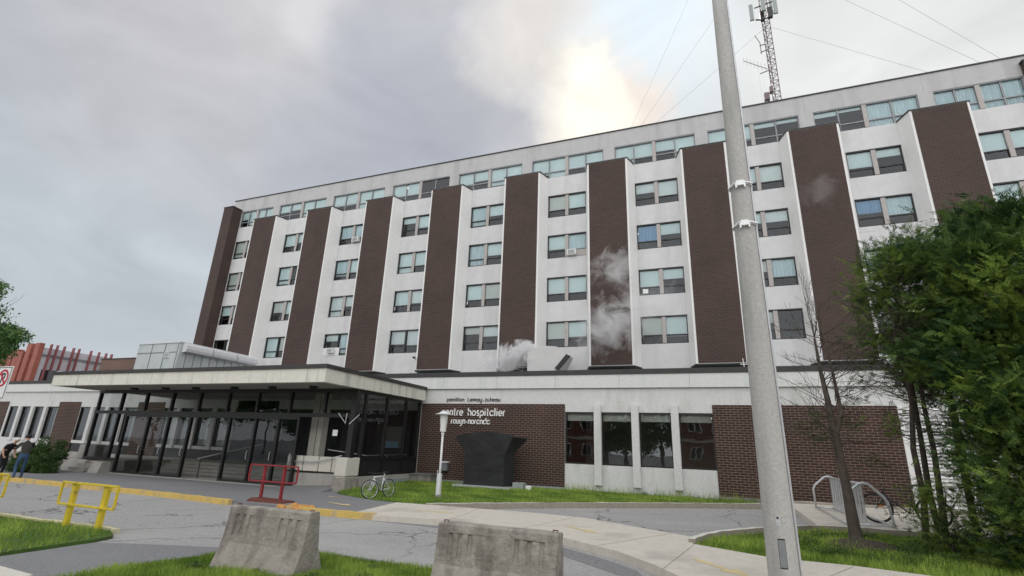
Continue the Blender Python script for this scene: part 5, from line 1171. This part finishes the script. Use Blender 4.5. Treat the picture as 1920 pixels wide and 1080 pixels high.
# deciduous leaves: folded quads
def leafy(loc, blobs, n, leaf, seed, mt, name, lab, cat, trunk=None, part='crown'):
    t = thing(name, lab, cat, loc); q = np.random.default_rng(seed); T = []; O = []
    for (c, rr, dens) in blobs:
        m_ = int(n*dens); d = q.normal(0, 1, (m_, 3)); d /= np.linalg.norm(d, axis=1)[:, None]; rad = rr*(.55+.45*q.random(m_)**.5); lump = 1+.22*np.sin(d[:, 0]*9+seed)*np.sin(d[:, 2]*8)+.15*np.sin(d[:, 1]*17)
        p = np.array(c)+d*(rad*lump)[:, None]*np.array([1, 1, .8]); a = q.normal(0, 1, (m_, 3)); a /= np.linalg.norm(a, axis=1)[:, None]; b = np.cross(a, q.normal(0, 1, (m_, 3))); b /= np.linalg.norm(b, axis=1)[:, None]
        s_ = leaf*q.uniform(.6, 1.3, m_)[:, None]; T.append(np.stack([p, p+a*s_+b*s_*.45, p+a*s_*2, p+a*s_-b*s_*.45], 1)); O.append(np.clip(.45+.3*np.sin(p[:, 0]*3)*np.sin(p[:, 2]*4)+q.normal(0, .2, m_), 0, 1))
    if trunk:
        mb = MB(); qq = random.Random(seed)
        for pts, rs in trunk: mb.tube(pts, rs, 8)
        for (c, rr, dens) in blobs:
            A_ = Vector(trunk[0][0][-1]); mb.tube([A_, A_.lerp(Vector(c), .6)+Vector((0, 0, .3)), Vector(c)], [.1, .06, .02], 5)
            for _ in range(5): twigs(mb, Vector(c), Vector((qq.uniform(-1, 1), qq.uniform(-1, 1), qq.uniform(-.2, 1))).normalized(), rr, .025, 1, qq)
        mb.build('trunk', 'bark', t)
    leafmesh(part, np.concatenate(T), np.concatenate(O), mt, parent=t); return t
leafy((-37.5, 14, -.3), [((-38.3, 14, 7.5), 1.9, .4), ((-36.2, 14.2, 6.7), 1.0, .16), ((-35.2, 14.5, 5.7), .8, .13), ((-36.8, 14, 8.0), .8, .1), ((-37.0, 13.2, 5.6), 1.3, .35), ((-34.3, 14.6, 6.6), .55, .05), ((-32.9, 14.6, 6.3), .42, .02), ((-36.6, 14, 9.0), .9, .14), ((-38.5, 15, 5.6), 1.6, .4), ((-33.6, 14.5, 6.35), .45, .03), ((-33.5, 14.5, 5.8), .4, .025), ((-34.6, 14.5, 6.0), .5, .05)], 15000, .085, 41, 'tree_leaf', 'broadleaf_tree', 'leafy green tree reaching in above the red finned building', 'tree', [([Vector((-37.5, 14, -.5)), Vector((-37.4, 14.1, 2)), Vector((-37.5, 14, 5))], [.25, .2, .13])])
leafy((-31, 16.0, -.3), [((-31.6, 15.9, .1), .75, 1), ((-30.7, 16.0, .1), .65, 1), ((-30.2, 16.0, -.1), .45, .5), ((-31.2, 16.0, .65), .5, .5), ((-30.4, 16.5, .6), .35, .2), ((-32.1, 16.3, .3), .6, .5), ((-30.7, 16.6, 1.05), .3, .06), ((-31.5, 16.3, 1.15), .3, .06)], 6500, .05, 42, 'bush_leaf', 'leafy_bush', 'green leafy bush between the two people and the porch steps', 'bush', None, 'foliage')
# ------------------------------------------------------------------ what the windows mirror: houses and trees across the street
def house(x0, x1, y0, y1, h, lab):
    t = thing('brick_house', lab, 'house', ((x0+x1)/2, y0, 0), 'brick houses across the street')
    MB().box(x0, x1, y1, y0, -.3, h).build('wall', 'brick_red', t); MB().prism([(x0-.4, y1-.4, h), (x1+.4, y1-.4, h), (x1+.4, y0+.4, h), (x0-.4, y0+.4, h)], [(x0+2, (y0+y1)/2-.3, h+2.2), (x1-2, (y0+y1)/2-.3, h+2.2), (x1-2, (y0+y1)/2+.3, h+2.2), (x0+2, (y0+y1)/2+.3, h+2.2)]).build('roof', 'flash', t)
    MB().box(x0-.02, x1+.02, y0+.001, y0+.05, 3.0, 3.3).build('string_course', 'concrete_pale', t)
    x = x0+1.2
    while x < x1-1.2:
        for z in (1.1, 4.0):
            wd = MB(); wd.box(x, x+1.1, y0+.001, y0+.08, z, z+1.5); w_ = wd.build('window', 'signwhite', t); MB().box(x+.1, x+.52, y0+.081, y0+.09, z+.1, z+1.4).box(x+.58, x+1.0, y0+.081, y0+.09, z+.1, z+1.4).build('pane', 'frame_dark', w_)
        x += 2.4
house(-25, -12.6, -12, -20, 6.3, 'red brick house mirrored in the first low window, across the street')
house(-3.6, 8, -11, -19, 6.3, 'red brick house mirrored in the last low window, across the street')
for i, (x, y, s_, lb) in enumerate(((-6.2, -21, 1.5, 'large tree behind the gap between the houses across the street'), (-16, -27, 2.2, 'very large tree behind the brick houses across the street'), (-46, -17, 2.3, 'wide tree across the street facing the glass doors'), (-58, -19, 2.6, 'tallest tree mirrored in the porch doors, across the street'), (-71, -20, 2.6, 'broad tree far along the street behind the pole barriers'), (-85, -22, 2.8, 'farthest broad tree along the street across from the porch'), (-9.5, -14, 1.0, 'tree between the two brick houses across the street'), (-31, -13, 1.2, 'tree beside the mirrored brick house across the street'), (-42, -11, 1.3, 'outer tree across the street facing the porch glass'))):
    leafy((x, y, -.3), [((x, y, 3.4*s_), 2.2*s_, 1), ((x+1.6*s_, y, 2.6*s_), 1.5*s_, .6), ((x-1.5*s_, y+.5, 2.8*s_), 1.5*s_, .6)], 2600, .13+.06*s_, 50+i, 'tree_leaf', 'broadleaf_tree', lb, 'tree', [([Vector((x, y, -.5)), Vector((x, y, 2.2*s_))], [.22, .14])])

# ------------------------------------------------------------------ steam drifting up the brick bays
def steam(c, rad, dens, seed, lab, sc_=1.6, rot=0):
    m = bpy.data.materials.new('steam'); m.use_nodes = True; t = m.node_tree; t.nodes.clear(); o = t.nodes.new('ShaderNodeOutputMaterial'); pv = t.nodes.new('ShaderNodeVolumePrincipled')
    pv.inputs['Color'].default_value = (.97, .97, .97, 1); pv.inputs['Anisotropy'].default_value = .0; t.links.new(pv.outputs[0], o.inputs['Volume'])
    tc = t.nodes.new('ShaderNodeTexCoord'); ln = t.nodes.new('ShaderNodeVectorMath'); ln.operation = 'LENGTH'; t.links.new(tc.outputs['Object'], ln.inputs[0])
    n = t.nodes.new('ShaderNodeTexNoise'); n.inputs['Scale'].default_value = sc_; n.inputs['Detail'].default_value = 9; n.inputs['Roughness'].default_value = .68; n.inputs['Distortion'].default_value = .9
    mp = t.nodes.new('ShaderNodeMapping'); mp.inputs['Location'].default_value = (seed*3.1, seed*1.7, seed); mp.inputs['Scale'].default_value = (rad[0], rad[1], rad[2]); t.links.new(tc.outputs['Object'], mp.inputs[0]); t.links.new(mp.outputs[0], n.inputs['Vector'])
    a = t.nodes.new('ShaderNodeMath'); a.operation = 'MULTIPLY_ADD'; t.links.new(ln.outputs['Value'], a.inputs[0]); a.inputs[1].default_value = -.34; t.links.new(n.outputs[0], a.inputs[2])
    mr = t.nodes.new('ShaderNodeMapRange'); t.links.new(a.outputs[0], mr.inputs['Value']); mr.inputs['From Min'].default_value = .25; mr.inputs['From Max'].default_value = .60; mr.inputs['To Max'].default_value = dens; t.links.new(mr.outputs[0], pv.inputs['Density'])
    me = bpy.data.meshes.new('steam_plume'); bm = bmesh.new(); bmesh.ops.create_icosphere(bm, subdivisions=3, radius=1); bm.to_mesh(me); bm.free(); me.materials.append(m)
    ob = bpy.data.objects.new('steam_plume', me); COL.objects.link(ob); ob.location = c; ob.scale = rad; ob.rotation_euler = (0, rot, 0); tag(ob, lab, 'steam', 'steam puffs rising past the brick bays'); ob['kind'] = 'stuff'; return ob
steam((-9.4, 24.7, 6.3), (2.1, .7, .95), 16, 1, 'dense white steam plume pouring from behind the vent hood', 1.5, -.15)
steam((-4.5, 24.9, 7.9), (2.7, .8, 1.9), 2.3, 2, 'middle steam puff drifting across the brick bay', 1.2, -.5)
steam((-4.2, 25.2, 11.0), (1.7, .6, 1.5), 2.0, 4, 'small upper steam puff on the same brick bay', 1.5)
steam((-2.3, 25.9, 9.2), (2.2, .6, 1.8), .5, 6, 'faint steam veil in front of the window beside the middle puff', .9)
steam((5.6, 25.5, 14.2), (1.3, .4, 1.5), .45, 8, 'faint high steam wisp on the brick bay beyond the concrete pole', 1.0)

# broad-leaved weeds in the grass
def weeds(name, pts, n, hmax, lab, seed, zf):
    q = np.random.default_rng(seed); c = np.array(pts); k = q.integers(0, len(c), n); X = c[k, 0]+q.normal(0, 1, n)*c[k, 2]; Y = c[k, 1]+q.normal(0, 1, n)*c[k, 2]*.7
    r_ = np.hypot(X-c[k, 0], Y-c[k, 1])/c[k, 2]; Z = np.array([zf(a, b) for a, b in zip(X, Y)])+q.uniform(.03, 1, n)*hmax*np.exp(-r_*.7)
    a = q.uniform(0, 2*np.pi, n); d = np.stack([np.cos(a), np.sin(a), q.uniform(-.3, .6, n)], 1); e = np.stack([-np.sin(a), np.cos(a), q.uniform(-.3, .3, n)], 1); s_ = q.uniform(.012, .032, n)[:, None]; P = np.stack([X, Y, Z], 1)
    leafmesh(name, np.stack([P, P+d*s_+e*s_*.55, P+d*s_*2, P+d*s_-e*s_*.55], 1), np.clip(q.normal(.55, .25, n), 0, 1), 'bush_leaf', lab, 'weeds')
weeds('weeds', [(1.5, 12.6, .3), (2.0, 13.6, .35), (1.2, 13.3, .25), (3.3, 12.4, .35), (3.6, 13.2, .3), (1.9, 11.6, .3), (3.0, 11.4, .35), (2.9, 14.2, .3), (3.9, 11.9, .3)], 9000, .22, 'broad leaved weeds around the bare tree in the kerbed island', 61, iz)
weeds('weeds', [(-5.3, 6.3, .10), (-4.7, 6.6, .12), (-7.3, 6.1, .09), (-6.2, 6.2, .1), (-4.9, 7.1, .08)], 1500, .10, 'clumps of broad leaves at the foot of the rough barrier', 62, lfz)
weeds('weeds', [(-.9, 23.3, .2), (.2, 23.3, .3), (1.4, 23.2, .3), (-3, 23.4, .15)], 900, .35, 'leafy weeds against the wall where brick meets white panel', 63, lambda x, y: 0)
